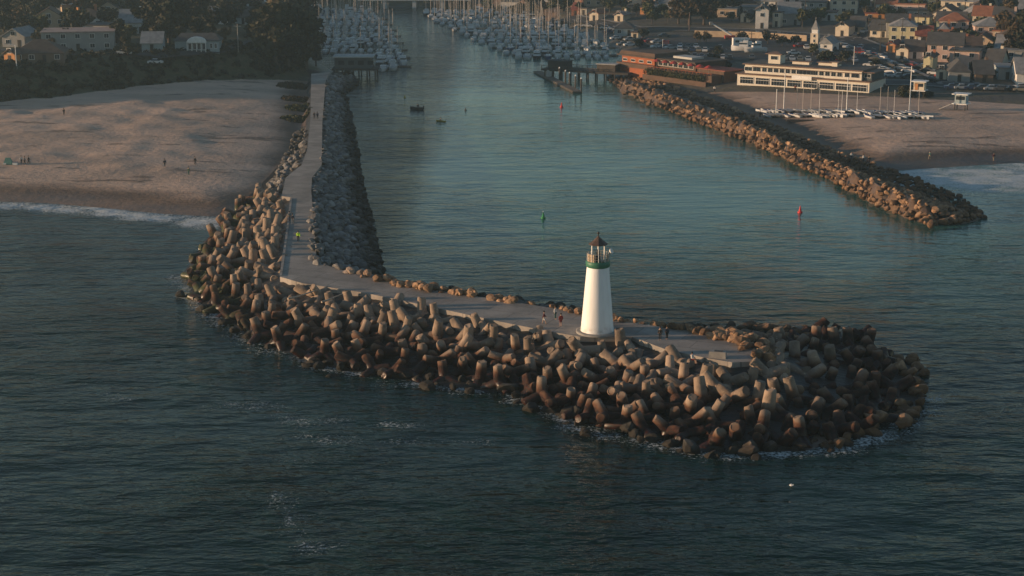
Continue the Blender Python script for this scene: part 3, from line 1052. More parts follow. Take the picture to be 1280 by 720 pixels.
for px, py, a, lb, sh, lg in ((206, 209, 40, 'person in dark clothes standing alone on the beach, left of three', 'cloth_navy', 'cloth_black'),
                              (244, 206, 80, 'person in black on the beach, right of three', 'cloth_black', 'cloth_black'),
                              (236, 219, -30, 'person in green nearest the surf of three on the beach', 'cloth_green', 'cloth_teal'),
                              (80, 144, 10, 'small dark person far up the beach below the bluff', 'cloth_black', 'cloth_black'),
                              (27, 205, 30, 'person in white beside the green beach tent', 'cloth_white', 'cloth_navy'),
                              (31, 206, -80, 'person in grey at the beach camp, second from the tent', 'cloth_grey', 'cloth_black'),
                              (36, 205, 100, 'person in black at the beach camp, farthest from the tent', 'cloth_black', 'cloth_black'),
                              (1242, 201, 20, 'person in maroon wading edge of the far beach', 'cloth_maroon', 'cloth_tan'),
                              (1162, 199, -50, 'person in teal on the wet sand behind the far jetty', 'cloth_teal', 'cloth_tan'),
                              (994, 114, 0, 'person in red standing by the dinghy rack before the clubhouse', 'cloth_red', 'cloth_black'),
                              (1105, 112, 0, 'person in black standing right of the clubhouse', 'cloth_black', 'cloth_black'),
                              (1108, 113, 30, 'person in navy beside the black clothed one right of the clubhouse', 'cloth_navy', 'cloth_black'),
                              (893, 115, 0, 'person in white walking on the sand by the orange restaurant', 'cloth_white', 'cloth_black'),
                              (950, 147, 10, 'person in black at the left end of the dinghy rack', 'cloth_black', 'cloth_black')):
    person(gpt(px, py), R(a), lb, sh, lg, 'walk' if rng.random() < .5 else 'stand')
for px, py, sh, lb in ((1064, 203, 'cloth_white', 'person in white on the far jetty crest, left of two'), (1079, 206, 'cloth_white', 'person in white on the far jetty crest, right of two'),
                       (1086, 208, 'cloth_black', 'person in black behind the crest of the far jetty')):
    x, y, z = gpt(px, py)
    person((x, y, z + .55), 0, lb, sh, 'cloth_navy')

# beach tent
x, y, z = gpt(10.5, 205)
M('tent_green', (.10, .22, .18), (.08, .18, .15), 3, .8)
t = thing('beach_tent', 'small sea green beach tent pitched on the sand', 'tent', (x, y, z))
t.scale = (.75, .75, .8)
MB().add([(-1.2, -1, 0), (1.2, -1, 0), (1.2, 1, 0), (-1.2, 1, 0), (-.7, 0, 1.7), (.7, 0, 1.7)], [(0, 1, 5, 4), (2, 3, 4, 5), (1, 2, 5), (3, 0, 4)], 'tent_green').obj('canopy', t)
MB().box(-1.1, -1.35, .02, -.3, -1.05, .45, 'cloth_white').obj('door_flap', t)
x, y, z = gpt(19, 206)
t = thing('cooler_box', 'white cooler box beside the green beach tent', 'cooler', (x, y, z))
MB().box(-.5, -.3, 0, .5, .3, .5, 'trim_white').obj('body', t)
MB().box(-.52, -.32, .503, .52, .32, .6, 'cloth_blue').obj('lid', t)

# concrete block and plaque on the platform
x, y, z = on_path(897, 447)
t = thing('concrete_block', 'pale rectangular concrete block on the platform of the breakwater head', 'concrete block', (x, y, z), R(-16))
bl = MB()
bl.box(-1.05, -.45, 0, 1.05, .45, .82, 'kerb_concrete', taper=.03)
bl.obj('block', t)
MB().box(-.4, -.2, .823, .6, .2, .9, 'dark_metal').obj('plate', t)
x, y, z = on_path(731.5, 391)
t = thing('stone_marker', 'brown upright stone marker behind the lighthouse', 'marker', (x, y, z))
MB().box(-.35, -.25, 0, .35, .25, .25, 'kerb_concrete').obj('plinth', t)
MB().box(-.25, -.15, .253, .25, .15, 1.5, 'copper_roof', taper=.04).obj('stone', t)

# driftwood poles lying over the tetrapods
M('driftwood', (.36, .30, .24), (.25, .2, .16), 2, .8)
for a, b, lb in (((360, 374), (397, 366), 'long bleached driftwood pole lying over the tetrapods at the bend'), ((402, 378), (428, 371), 'short bleached driftwood pole right of the longer one')):
    p, q = gp(*a, 4.6), gp(*b, 4.7)
    o = MB()
    n = 7
    for i in range(n):
        f0, f1 = i / n, (i + 1) / n
        P = lambda f: (p[0] + (q[0] - p[0]) * f + .06 * math.sin(f * 9), p[1] + (q[1] - p[1]) * f, 4.6 + .5 * f + .05 * math.cos(f * 7))
        o.tube(P(f0), P(f1), .16 - .09 * f0, .16 - .09 * f1, 'driftwood', 7)
    tag(o.obj('driftwood_pole'), lb, 'driftwood')

# ------------------------------------------------------------------ buoys and small craft on the channel
M('buoy_green', (.02, .22, .07), scale=2, rough=.5)
M('buoy_red', (.55, .03, .03), (.42, .025, .025), 2, .5)
M('yellow_plastic', (.45, .33, .04), scale=2, rough=.5)
def buoy(px, py, mname, label, kind, s=1.0):
    x, y = gp(px, py, 0)
    t = thing('buoy', label, 'buoy', (x, y, 0), .3)
    MB().lathe([(.5 * s, -.4), (.95 * s, -.1), (.95 * s, .35 * s), (.8 * s, .5 * s)], mname, 20).obj('float', t)
    tw = MB()
    if kind == 'can':
        tw.lathe([(.5 * s, .503 * s), (.5 * s, 1.2 * s), (.3 * s, 1.25 * s), (.22 * s, 2.2 * s)], mname, 16)
    else:
        tw.lathe([(.55 * s, .503 * s), (.45 * s, 1.2 * s), (.2 * s, 2.3 * s), (.05 * s, 2.6 * s)], mname, 16)
    tw.obj('tower', t)
    MB().lathe([(.12 * s, 2.4 * s), (.12 * s, 2.7 * s), (.04 * s, 2.75 * s)], 'trim_white' if kind == 'can' else mname, 10).obj('lantern', t)
    return t
buoy(679, 273, 'buoy_green', 'green channel buoy with pale top floating behind the lighthouse', 'can', .5)
buoy(1000, 266, 'buoy_red', 'red conical channel buoy floating before the far jetty tip', 'cone', .5)
buoy(702, 134, 'buoy_red', 'small red buoy floating off the end of the floating dock', 'cone', .5)
buoy(582, 138, 'dark_metal', 'small dark buoy floating alone in mid channel', 'can', .36)
buoy(506, 122, 'yellow_plastic', 'small orange yellow buoy floating near the west shore rocks', 'can', .36)

def hull_loft(mb, Ln, B, Hf, mname, deck, keel=.35):
    n, prof = 9, []
    for i in range(n):
        u = i / (n - 1)
        w = B / 2 * (math.sin(math.pi * min(.5, .28 + .36 * u)) if u < .6 else math.cos((u - .6) / .4 * math.pi / 2) ** .75 * .985 + .004)
        yy = (u - .5) * Ln
        sh = Hf * (1 + .35 * u * u)
        prof.append([(-w, yy, sh), (-w * .86, yy, .1), (-w * .3, yy - (0 if u < .95 else .15), -keel), (w * .3, yy - (0 if u < .95 else .15), -keel), (w * .86, yy, .1), (w, yy, sh)])
    vs = [p for s in prof for p in s]
    fs = [(i * 6 + j, i * 6 + j + 1, (i + 1) * 6 + j + 1, (i + 1) * 6 + j) for i in range(n - 1) for j in range(5)]
    fs.append((5, 4, 3, 2, 1, 0))
    mb.add(vs, [tuple(reversed(f)) for f in fs], mname, True)
    mb.add([p for s in prof for p in (s[0], s[5])], [(2 * i, 2 * i + 1, 2 * i + 3, 2 * i + 2) for i in range(n - 1)], deck)
    return mb

x, y = gp(521, 137, 0)
t = thing('skiff', 'dark open skiff with an outboard drifting in the channel', 'skiff', (x, y, 0), R(80))
hull_loft(MB(), 3.6, 1.5, .6, 'dark_metal', 'wood_dark').obj('hull', t)
MB().box(-.2, -2.05, .1, .2, -1.75, 1.0, 'dark_metal').obj('outboard_motor', t)
MB().box(-.6, -.5, .703, .6, -.2, .8, 'wood_deck').obj('bench', t)
person((x + .3, y, .25), R(170), 'person in navy seated in the dark skiff', 'cloth_navy', 'cloth_black', 'sit')
x, y = gp(551, 152, 0)
t = thing('kayak', 'yellow kayak afloat in the channel', 'kayak', (x, y, 0), R(55))
hull_loft(MB(), 3.0, .75, .3, 'yellow_plastic', 'yellow_plastic', .1).obj('hull', t)
MB().lathe([(.34, .33), (.34, .39), (.28, .39)], 'dark_metal', 14).obj('cockpit_rim', t)
person((x, y, -.22), R(-105), 'person in tan paddling the yellow kayak', 'cloth_tan', 'cloth_black', 'sit')

# ------------------------------------------------------------------ boats in the two marinas
M('hull_white', (.55, .56, .56), (.48, .49, .5), 1, .35)
M('hull_blue', (.06, .09, .17), scale=1, rough=.35)
M('hull_dark', (.05, .05, .055), scale=1, rough=.4)
M('deck_grey', (.40, .40, .38), (.32, .32, .31), 1, .7)
M('mast_alu', (.50, .44, .38), (.42, .38, .33), 2, .45)
M('cover_blue', (.05, .09, .22), scale=2, rough=.8)
M('cover_tan', (.36, .30, .22), scale=2, rough=.8)
M('cover_teal', (.06, .22, .24), scale=2, rough=.8)
def sailboat(hm, cm, Ln, mh):
    o = link('sailboat', hull_loft(MB(), Ln, Ln * .31, .95, hm, 'deck_grey').mesh('sailboat'), None)
    MB().box(-Ln * .1, -Ln * .12, 1.0, Ln * .1, Ln * .2, 1.55, 'hull_white', taper=.12).box(-Ln * .104, -Ln * .08, 1.15, Ln * .104, Ln * .14, 1.38, 'glass').obj('cabin', o)
    ms = MB().tube((0, Ln * .08, 1.5), (0, Ln * .08, mh), .085, .06, 'mast_alu', 6)
    ms.tube((-.9, Ln * .08, mh * .62), (.9, Ln * .08, mh * .62), .04, .04, 'mast_alu', 5)
    for q in ((0, Ln * .5, 1.2), (0, -Ln * .48, 1.0)):
        ms.tube((0, Ln * .08, mh - .1), q, .02, .02, 'mast_alu', 4)
    ms.obj('mast', o)
    MB().tube((0, Ln * .07, 2.3), (0, -Ln * .36, 2.35), .24, .14, cm, 7).obj('sail_cover', o)
    return o
def motorboat(hm, Ln):
    o = link('motorboat', hull_loft(MB(), Ln, Ln * .34, 1.15, hm, 'deck_grey').mesh('motorboat'), None)
    MB().box(-Ln * .13, -Ln * .25, 1.2, Ln * .13, Ln * .15, 2.7, 'hull_white', taper=.2).obj('cabin', o)
    MB().box(-Ln * .127, -Ln * .2, 1.95, Ln * .127, Ln * .148, 2.45, 'glass', taper=.08).obj('window', o)
    MB().box(-Ln * .1, -Ln * .24, 2.703, Ln * .1, -Ln * .02, 3.2, 'hull_white').tube((0, -Ln * .1, 3.2), (0, -Ln * .14, 5.2), .05, .03, 'steel', 5).obj('bridge', o)
    return o
BK = [(sailboat('hull_white', 'cover_blue', 9, 12), 'white sailboat with blue sail cover'), (sailboat('hull_white', 'cover_tan', 10.5, 14.5), 'white sailboat with tan sail cover'),
      (sailboat('hull_blue', 'cover_tan', 9.5, 13), 'navy sailboat with tan sail cover'), (sailboat('hull_white', 'cover_teal', 8, 10.5), 'white sailboat with teal sail cover'),
      (motorboat('hull_white', 9.5), 'white motorboat'), (motorboat('hull_dark', 11), 'dark hulled motorboat'), (motorboat('hull_white', 7.5), 'small white motorboat')]
BUSED = [0] * len(BK)
br = random.Random(3)
def lerp_tab(tab, v):
    tab = sorted(tab)
    if v <= tab[0][0]:
        return tab[0][1]
    for (a, p), (b, q) in zip(tab, tab[1:]):
        if v <= b:
            return p + (q - p) * (v - a) / (b - a)
    return tab[-1][1]
def put_boat(x, y, rz, k, label, group):
    b, look = BK[k]
    s = br.uniform(.78, .98)
    if BUSED[k] == 0:
        BUSED[k] = 1
        b.location = (x, y, 0)
        b.rotation_euler = (0, 0, rz)
        return tag(b, label, 'sailboat' if k < 4 else 'motorboat', group)
    r = dup(b, (x, y, 0), rz, label, group, (s, s, s * br.uniform(.88, 1.12) if k < 4 else s))
    r['category'] = 'sailboat' if k < 4 else 'motorboat'
    return r
def marina(name, xl, xr, Y0, Y1, first_from):
    Y, row = Y0, 0
    nb = 0
    while Y < Y1:
        py = proj(0, Y, 0)[1]
        s = F / proj(0, Y, 0)[2]
        xa, xb = (lerp_tab(xl, py) - CX) / s, (lerp_tab(xr, py) - CX) / s
        row += 1
        if row % 2 == 1:
            dk = MB()
            dk.box(xa - 1, Y + 6.0, .12, xb + 2, Y + 7.8, .55, 'wood_deck')
            tag(dk.obj('dock'), f'grey floating dock, {nth((row + 1) // 2)} from the harbour mouth in the {name} marina', 'dock', f'docks of the {name} marina')
        x = xa + br.uniform(0, 2)
        k = 0
        while x < xb:
            k += 1
            if br.random() < .93:
                kind = br.choices(range(7), (5, 5, 2, 3, 2, 1, 2))[0]
                rz = (0 if row % 2 else math.pi) + br.gauss(0, .04) + (math.pi if br.random() < .35 else 0)
                put_boat(x, Y + br.uniform(-.8, .8), rz, kind, f'{BK[kind][1]}, {nth(k)} from the left in {nth(row)} row of {name} marina', f'boats in the {name} marina')
                nb += 1
            x += br.uniform(2.9, 3.8)
        Y += 12.5 if row % 2 else 13
    print(name, 'boats', nb)
Yof = lambda py: gp(CX, py, 0)[1]
marina('west', [(88, 478), (71, 472), (69, 408), (50, 397), (30, 392), (12, 380)], [(90, 505), (72, 504), (60, 498), (45, 492), (30, 482), (20, 473), (12, 462)], Yof(87), Yof(13), '')
marina('east', [(73, 645), (65, 622), (60, 611), (50, 590), (40, 569), (30, 549), (20, 535), (12, 523)], [(75, 768), (60, 762), (50, 742), (40, 722), (30, 696), (20, 665), (12, 636)], Yof(73), Yof(13), '')

# ------------------------------------------------------------------ piers and floating dock
def post_obj(t, name, p, h0, h1, r, mname, cap=None):
    mb = MB().lathe([(r, h0), (r, h1)], mname, 10, x=p[0], y=p[1])
    if cap:
        mb.lathe([(r * 1.15, h1), (r * .3, h1 + r * 1.6)], cap, 10, x=p[0], y=p[1])
    return mb.obj(name, t)
# east fuel pier
p0, p1 = gp(682, 84, 3), gp(790, 90, 3)
t = thing('pier', 'dark timber pier on piles beside the orange restaurant', 'pier', (p0[0], p0[1], 0))
dx, dy = p1[0] - p0[0], p1[1] - p0[1]
Ln = math.hypot(dx, dy)
t.rotation_euler = (0, 0, math.atan2(dy, dx))
MB().box(0, -3.2, 2.3, Ln, 3.5, 2.9, 'wood_dark').obj('deck', t)
for i in range(9):
    for sgn in (-2.6, 2.9):
        post_obj(t, 'pile', (1 + i * (Ln - 4) / 8.5, sgn), -3, 2.29, .22, 'pile_wood')
rl = MB()
for sgn in (-3.1, 3.4):
    rl.box(0, sgn - .05, 3.75, Ln * .75, sgn + .05, 3.9, 'pile_wood').box(0, sgn - .04, 3.3, Ln * .75, sgn + .04, 3.4, 'pile_wood')
    for i in range(12):
        rl.box(i * Ln * .75 / 12, sgn - .07, 2.9, i * Ln * .75 / 12 + .14, sgn + .07, 3.75, 'pile_wood')
rl.obj('railing', t)
MB().box(1.5, -1.5, 2.903, 8, 2.3, 5.2, 'wood_dark').box(1.2, -1.8, 5.203, 8.3, 2.6, 5.4, 'asphalt').obj('shed', t)
MB().box(18, -1.8, 2.903, 24, 2.4, 5.0, 'pile_wood').box(17.7, -2.1, 5.003, 24.3, 2.7, 5.2, 'deck_grey').obj('shed', t)
a, b = gp(667, 91, 0), gp(716, 117, 0)
t = thing('floating_dock', 'long narrow floating dock with white capped piles off the fuel pier', 'dock', (a[0], a[1], 0))
Ln = math.hypot(b[0] - a[0], b[1] - a[1])
t.rotation_euler = (0, 0, math.atan2(b[1] - a[1], b[0] - a[0]))
MB().box(0, 0, .1, Ln, 2.6, .6, 'wood_deck').obj('deck', t)
MB().box(0, -.12, .25, Ln, -.003, .5, 'dark_metal').obj('fender', t)
for u in (.45, .6, .7, .84, .97):
    post_obj(t, 'pile', (Ln * u, 2.85), -3, 4.0, .26, 'pile_wood', 'trim_white')
MB().box(Ln * .25, .8, .603, Ln * .25 + 2.6, 2.2, 2.6, 'deck_grey').obj('hut', t)
c0 = gp(700, 92, 1)
# west pier building
p0, p1 = gp(416, 84, 3), gp(472, 86, 3)
t = thing('pier_building', 'dark flat roofed building on piles beside the west marina', 'pier building', (p0[0], p0[1], 0))
Ln = p1[0] - p0[0]
MB().box(0, -4, 2.4, Ln, 6, 2.9, 'wood_dark').obj('deck', t)
M('slate_and_shaded_wall', (.07, .085, .09), (.055, .065, .07), .6, .8)
MB().box(.8, -2.5, 2.903, Ln - 2, 5, 6.2, 'slate_and_shaded_wall').obj('wall', t)
MB().box(.3, -3.2, 6.203, Ln - 1.4, 5.6, 6.55, 'deck_grey').obj('roof', t)
for i in range(6):
    for sgn in (-3.4, 5.2):
        post_obj(t, 'pile', (.8 + i * (Ln - 1.6) / 5, sgn), -3, 2.39, .24, 'pile_wood')
for i in range(4):
    MB().box(2 + i * 3, -2.56, 4.0, 3.8 + i * 3, -2.503, 5.3, 'glass').obj('window', t)
mark('west pier building', t)
# bridge at the head of the harbour
x0, x1 = gp(462, 12, 0), gp(572, 11, 0)
t = thing('bridge', 'pale low concrete bridge closing the head of the harbour', 'bridge', (x0[0], x0[1] + 6, 0))
Ln = x1[0] - x0[0]
M('bridge_concrete', (.55, .55, .52), (.46, .46, .44), .4, .85)
MB().box(-6, 0, 3.6, Ln + 6, 9, 4.8, 'bridge_concrete').obj('deck', t)
MB().box(-6, -.12, 4.803, Ln + 6, .1, 5.8, 'bridge_concrete').obj('parapet', t)
for u in (.16, .5, .82):
    MB().box(Ln * u - .9, .6, -3, Ln * u + .9, 8.4, 3.59, 'bridge_concrete').obj('pier', t)
# ------------------------------------------------------------------ draped sheets
def sheet(name, poly_px, mname, lift, label):
    poly = []
    for px, py in poly_px:
        x, y, z = gpt(px, py)
        poly.append((x, y))
    bm = bmesh.new()
    tri = tessellate_polygon([[Vector((p[0], p[1], 0)) for p in poly]])
    vs = [bm.verts.new((p[0], p[1], 0)) for p in poly]
    for t in tri:
        try:
            bm.faces.new([vs[i] for i in t])
        except ValueError:
            pass
    for _ in range(7):
        es = [e for e in bm.edges if e.calc_length() > 5]
        if not es:
            break
        bmesh.ops.subdivide_edges(bm, edges=es, cuts=1)
        bmesh.ops.triangulate(bm, faces=bm.faces[:])
    bm.normal_update()
    co = np.array([tuple(v.co) for v in bm.verts])
    zz = height(co[:, 0], co[:, 1])
    for v, z in zip(bm.verts, zz):
        v.co.z = z + lift
    for f in bm.faces:
        f.normal_update()
        if f.normal.z < 0:
            f.normal_flip()
    me = bpy.data.meshes.new(name)
    bm.to_mesh(me)
    bm.free()
    me.materials.append(MATS[mname])
    return struct(link(name, me), label)

def road(pts_px, w, name, label, line=True, mname='asphalt', lift=.16):
    P = [gpt(*p)[:2] for p in pts_px]
    Q = [P[0]]
    for a, b in zip(P, P[1:]):
        n = max(1, int(math.hypot(b[0] - a[0], b[1] - a[1]) / 4))
        Q += [(a[0] + (b[0] - a[0]) * i / n, a[1] + (b[1] - a[1]) * i / n) for i in range(1, n + 1)]
    def strip(off0, off1, lift, mb, mname, dash=False):
        rows = []
        for i, p in enumerate(Q):
            a, b = Q[max(0, i - 1)], Q[min(len(Q) - 1, i + 1)]
            d = Vector((b[0] - a[0], b[1] - a[1])).normalized()
            nrm = Vector((-d.y, d.x))
            rows.append([(p[0] + nrm.x * o, p[1] + nrm.y * o) for o in (off0, (off0 + off1) / 2, off1)])
        A = np.array(rows)
        Zc = height(A[:, :, 0].ravel(), A[:, :, 1].ravel()).reshape(A.shape[:2])
        Z = np.maximum(Zc, Zc.mean(1, keepdims=True)) + lift
        vs = [(A[i, j, 0], A[i, j, 1], Z[i, j]) for i in range(len(A)) for j in range(3)]
        fs = [(i * 3 + j + 1, i * 3 + j, (i + 1) * 3 + j, (i + 1) * 3 + j + 1) for i in range(len(A) - 1) for j in range(2) if not (dash and i % 3)]
        mb.add(vs, fs, mname)
    mb = MB()
    strip(-w / 2, w / 2, lift, mb, mname)
    if line:
        strip(-.12, .12, lift + .03, mb, 'line_paint', True)
        strip(-w / 2 - 1.6, -w / 2 - .01, lift + .12, mb, 'kerb_concrete')
        strip(w / 2 + .01, w / 2 + 1.6, lift + .12, mb, 'kerb_concrete')
    struct(mb.obj(name), label)

sheet('parking_lot', [(800, 55), (850, 46), (1000, 50), (1056, 52), (1110, 78), (1098, 99), (1086, 97), (1070, 84), (920, 76), (905, 88), (870, 75), (800, 68)], 'asphalt', .14, 'asphalt parking lot behind the clubhouse')
ln = MB()
road([(1084, 104), (1130, 104), (1190, 107), (1240, 110), (1310, 114)], 9, 'road', 'asphalt road along the back of the far beach')
road([(1062, 50), (1100, 64), (1150, 82), (1186, 98), (1200, 106)], 9, 'road', 'asphalt street slanting down to the beach past parked cars')
road([(700, 26), (790, 37), (860, 37), (930, 39), (1010, 45), (1066, 50)], 8, 'road', 'asphalt road above the retaining wall')
road([(1066, 49), (1110, 27), (1140, 8)], 7, 'road', 'narrow asphalt street climbing through the houses')
road([(-20, 63), (90, 69), (200, 71), (275, 67), (345, 63)], 5, 'road', 'lane along the top of the bluff', False)
# bays painted on the lot
def bays(a, b, n, dy):
    P, Q = gpt(*a), gpt(*b)
    for i in range(n):
        f = i / (n - 1)
        x, y = P[0] + (Q[0] - P[0]) * f, P[1] + (Q[1] - P[1]) * f
        z = hz(x, y) + .17
        ln.add([(x - .06, y - dy, z), (x + .06, y - dy, z), (x + .06, y + dy, z), (x - .06, y + dy, z)], [(0, 1, 2, 3)], 'line_paint')
bays((845, 70), (905, 74), 9, 2.4)
bays((850, 60), (925, 63), 10, 2.4)
bays((1020, 72), (1066, 76), 8, 2.4)
struct(ln.obj('parking_bay_lines'), 'white bay lines painted on the parking lot')

# ------------------------------------------------------------------ buildings
WC = {'cream': (.60, .52, .40), 'white': (.62, .60, .56), 'grey': (.28, .28, .27), 'pale yellow': (.58, .52, .32), 'tan': (.44, .34, .24), 'orange': (.46, .22, .09), 'brown': (.16, .11, .08),
      'pink': (.50, .36, .30), 'pale blue': (.30, .36, .38), 'pale green': (.34, .37, .27), 'terracotta': (.38, .15, .08)}
RC = {'dark grey': (.085, .082, .08), 'brown': (.11, .078, .06), 'light grey': (.25, .25, .25), 'red': (.25, .075, .05), 'terracotta': (.30, .12, .065), 'teal': (.12, .26, .26), 'white': (.52, .52, .50), 'pinkish': (.34, .25, .22)}
for k, c in WC.items():
    M('wall ' + k, c, tuple(v * .85 for v in c), .5, .85)
for k, c in RC.items():
    M('roof ' + k, c, tuple(v * .7 for v in c), .7, .85)
MW = {}
def window_mesh(w, h):
    k = (round(w, 1), round(h, 1))
    if k not in MW:
        mb = MB().box(-w / 2, -.09, 0, w / 2, .02, h, 'trim_white').box(-w / 2 + .1, -.12, .1, -.03, -.091, h - .1, 'glass').box(.03, -.12, .1, w / 2 - .1, -.091, h - .1, 'glass')
        MW[k] = mb.mesh('window')
    return MW[k]
DOOR = MB().box(-.5, -.08, 0, .5, .02, 2.1, 'wood_dark').mesh('door')
def house(px, py, pw, ph, depth, rot, kind, wall, roof, gf=False, wins=2, label=None, cat='house', mk=None, group=None, base=None):
    """px,py: foot of the front in the plan; pw,ph: front width and eaves height there"""
    x, y, z = base or gpt(px, py)
    s = F / proj(x, y, z)[2]
    w = pw / s
    h = max(2.6, ph / s)
    root = thing('house', '', None, (x, y, z), R(rot))
    y0, y1 = .15, depth
    wm, rm = 'wall ' + wall, 'roof ' + roof
    wb, rb = MB(), MB()
    hw = w / 2
    zb = -2.5
    wb.box(-hw, y0, zb, hw, y1, h, wm)
    rh = (w if gf else depth) * .5 * .62
    rh = min(rh, 4.2)
    o, th = .45, .22
    if kind == 'gable':
        if gf:
            wb.add([(-hw, y0, h), (hw, y0, h), (0, y0, h + rh), (-hw, y1, h), (hw, y1, h), (0, y1, h + rh)], [(0, 1, 2), (4, 3, 5)], wm)
            k = rh / hw
            for sg in (-1, 1):
                a = (sg * (hw + o), h - o * k)
                vs = [(a[0], y0 - o, a[1] + .02), (0, y0 - o, h + rh + .02), (0, y1 + o, h + rh + .02), (a[0], y1 + o, a[1] + .02)]
                vs += [(p[0], p[1], p[2] + th) for p in vs]
                fs = [(0, 1, 2, 3), (7, 6, 5, 4), (0, 4, 5, 1), (2, 6, 7, 3), (0, 3, 7, 4)]
                rb.add(vs, fs if sg > 0 else [tuple(reversed(f)) for f in fs], rm)
        else:
            ym = (y0 + y1) / 2
            wb.add([(-hw, y0, h), (-hw, y1, h), (-hw, ym, h + rh), (hw, y0, h), (hw, y1, h), (hw, ym, h + rh)], [(1, 0, 2), (3, 4, 5)], wm)
            k = rh / (ym - y0)
            for sg in (-1, 1):
                ye = ym + sg * ((ym - y0) + o)
                vs = [(-hw - o, ye, h - o * k + .02), (hw + o, ye, h - o * k + .02), (hw + o, ym, h + rh + .02), (-hw - o, ym, h + rh + .02)]
                vs += [(p[0], p[1], p[2] + th) for p in vs]
                fs = [(3, 2, 1, 0), (4, 5, 6, 7), (0, 1, 5, 4), (0, 4, 7, 3), (1, 2, 6, 5)]
                rb.add(vs, fs if sg < 0 else [tuple(reversed(f)) for f in fs], rm)
    elif kind == 'hip':
        e = min(hw, depth / 2) * .9
        rz_ = h + .02
        vs = [(-hw - o, y0 - o, rz_), (hw + o, y0 - o, rz_), (hw + o, y1 + o, rz_), (-hw - o, y1 + o, rz_)]
        if w > depth:
            ym = (y0 + y1) / 2
            vs += [(-hw + e, ym, h + rh * .9), (hw - e, ym, h + rh * .9)]
            fs = [(0, 1, 5, 4), (2, 3, 4, 5), (1, 2, 5), (3, 0, 4), (3, 2, 1, 0)]
        else:
            vs += [(0, y0 + e, h + rh * .9), (0, y1 - e, h + rh * .9)]
            fs = [(0, 1, 4), (1, 2, 5, 4), (2, 3, 5), (3, 0, 4, 5), (3, 2, 1, 0)]
        rb.add(vs, fs, rm)
    else:
        rb.box(-hw - .3, y0 - .3, h + .003, hw + .3, y1 + .3, h + .35, rm)
    wb.obj('wall', root)
    ro = rb.obj('roof', root)
    if kind != 'flat' and rng.random() < .5:
        MB().box(hw * .35, depth * .55, h, hw * .35 + .8, depth * .55 + .8, h + rh + 1.0, 'wall terracotta' if rng.random() < .4 else wm).obj('chimney', ro)
    storeys = 2 if h > 4.6 else 1
    for st in range(storeys):
        n = max(1, min(5, int(w / 3))) if wins else 0
        for i in range(n):
            wx_ = -hw + w * (i + .5) / n
            if st == 0 and i == n // 2 and wins > 1:
                dr_ = link('door', DOOR, root)
                dr_.location = (wx_, y0, .1)
                continue
            wo = link('window', window_mesh(1.5, 1.4), root)
            wo.location = (wx_, y0, .9 + st * (h / 2 + .1))
        if wins > 1:
            for yy in (depth * .3, depth * .7):
                wo = link('window', window_mesh(1.5, 1.4), root)
                wo.location = (-hw, yy, .9 + st * (h / 2 + .1))
                wo.rotation_euler = (0, 0, -math.pi / 2)
    if kind == 'gable' and gf and wins:
        wo = link('window', window_mesh(1.5, 1.4), root)
        wo.location = (0, y0, h + .2)
    if label:
        tag(root, label, cat, group)
        if mk:
            mark(mk, root)
    else:
        later(root, f'{wall} house with {roof} {kind} roof', cat, group or 'houses of the town')
    return root

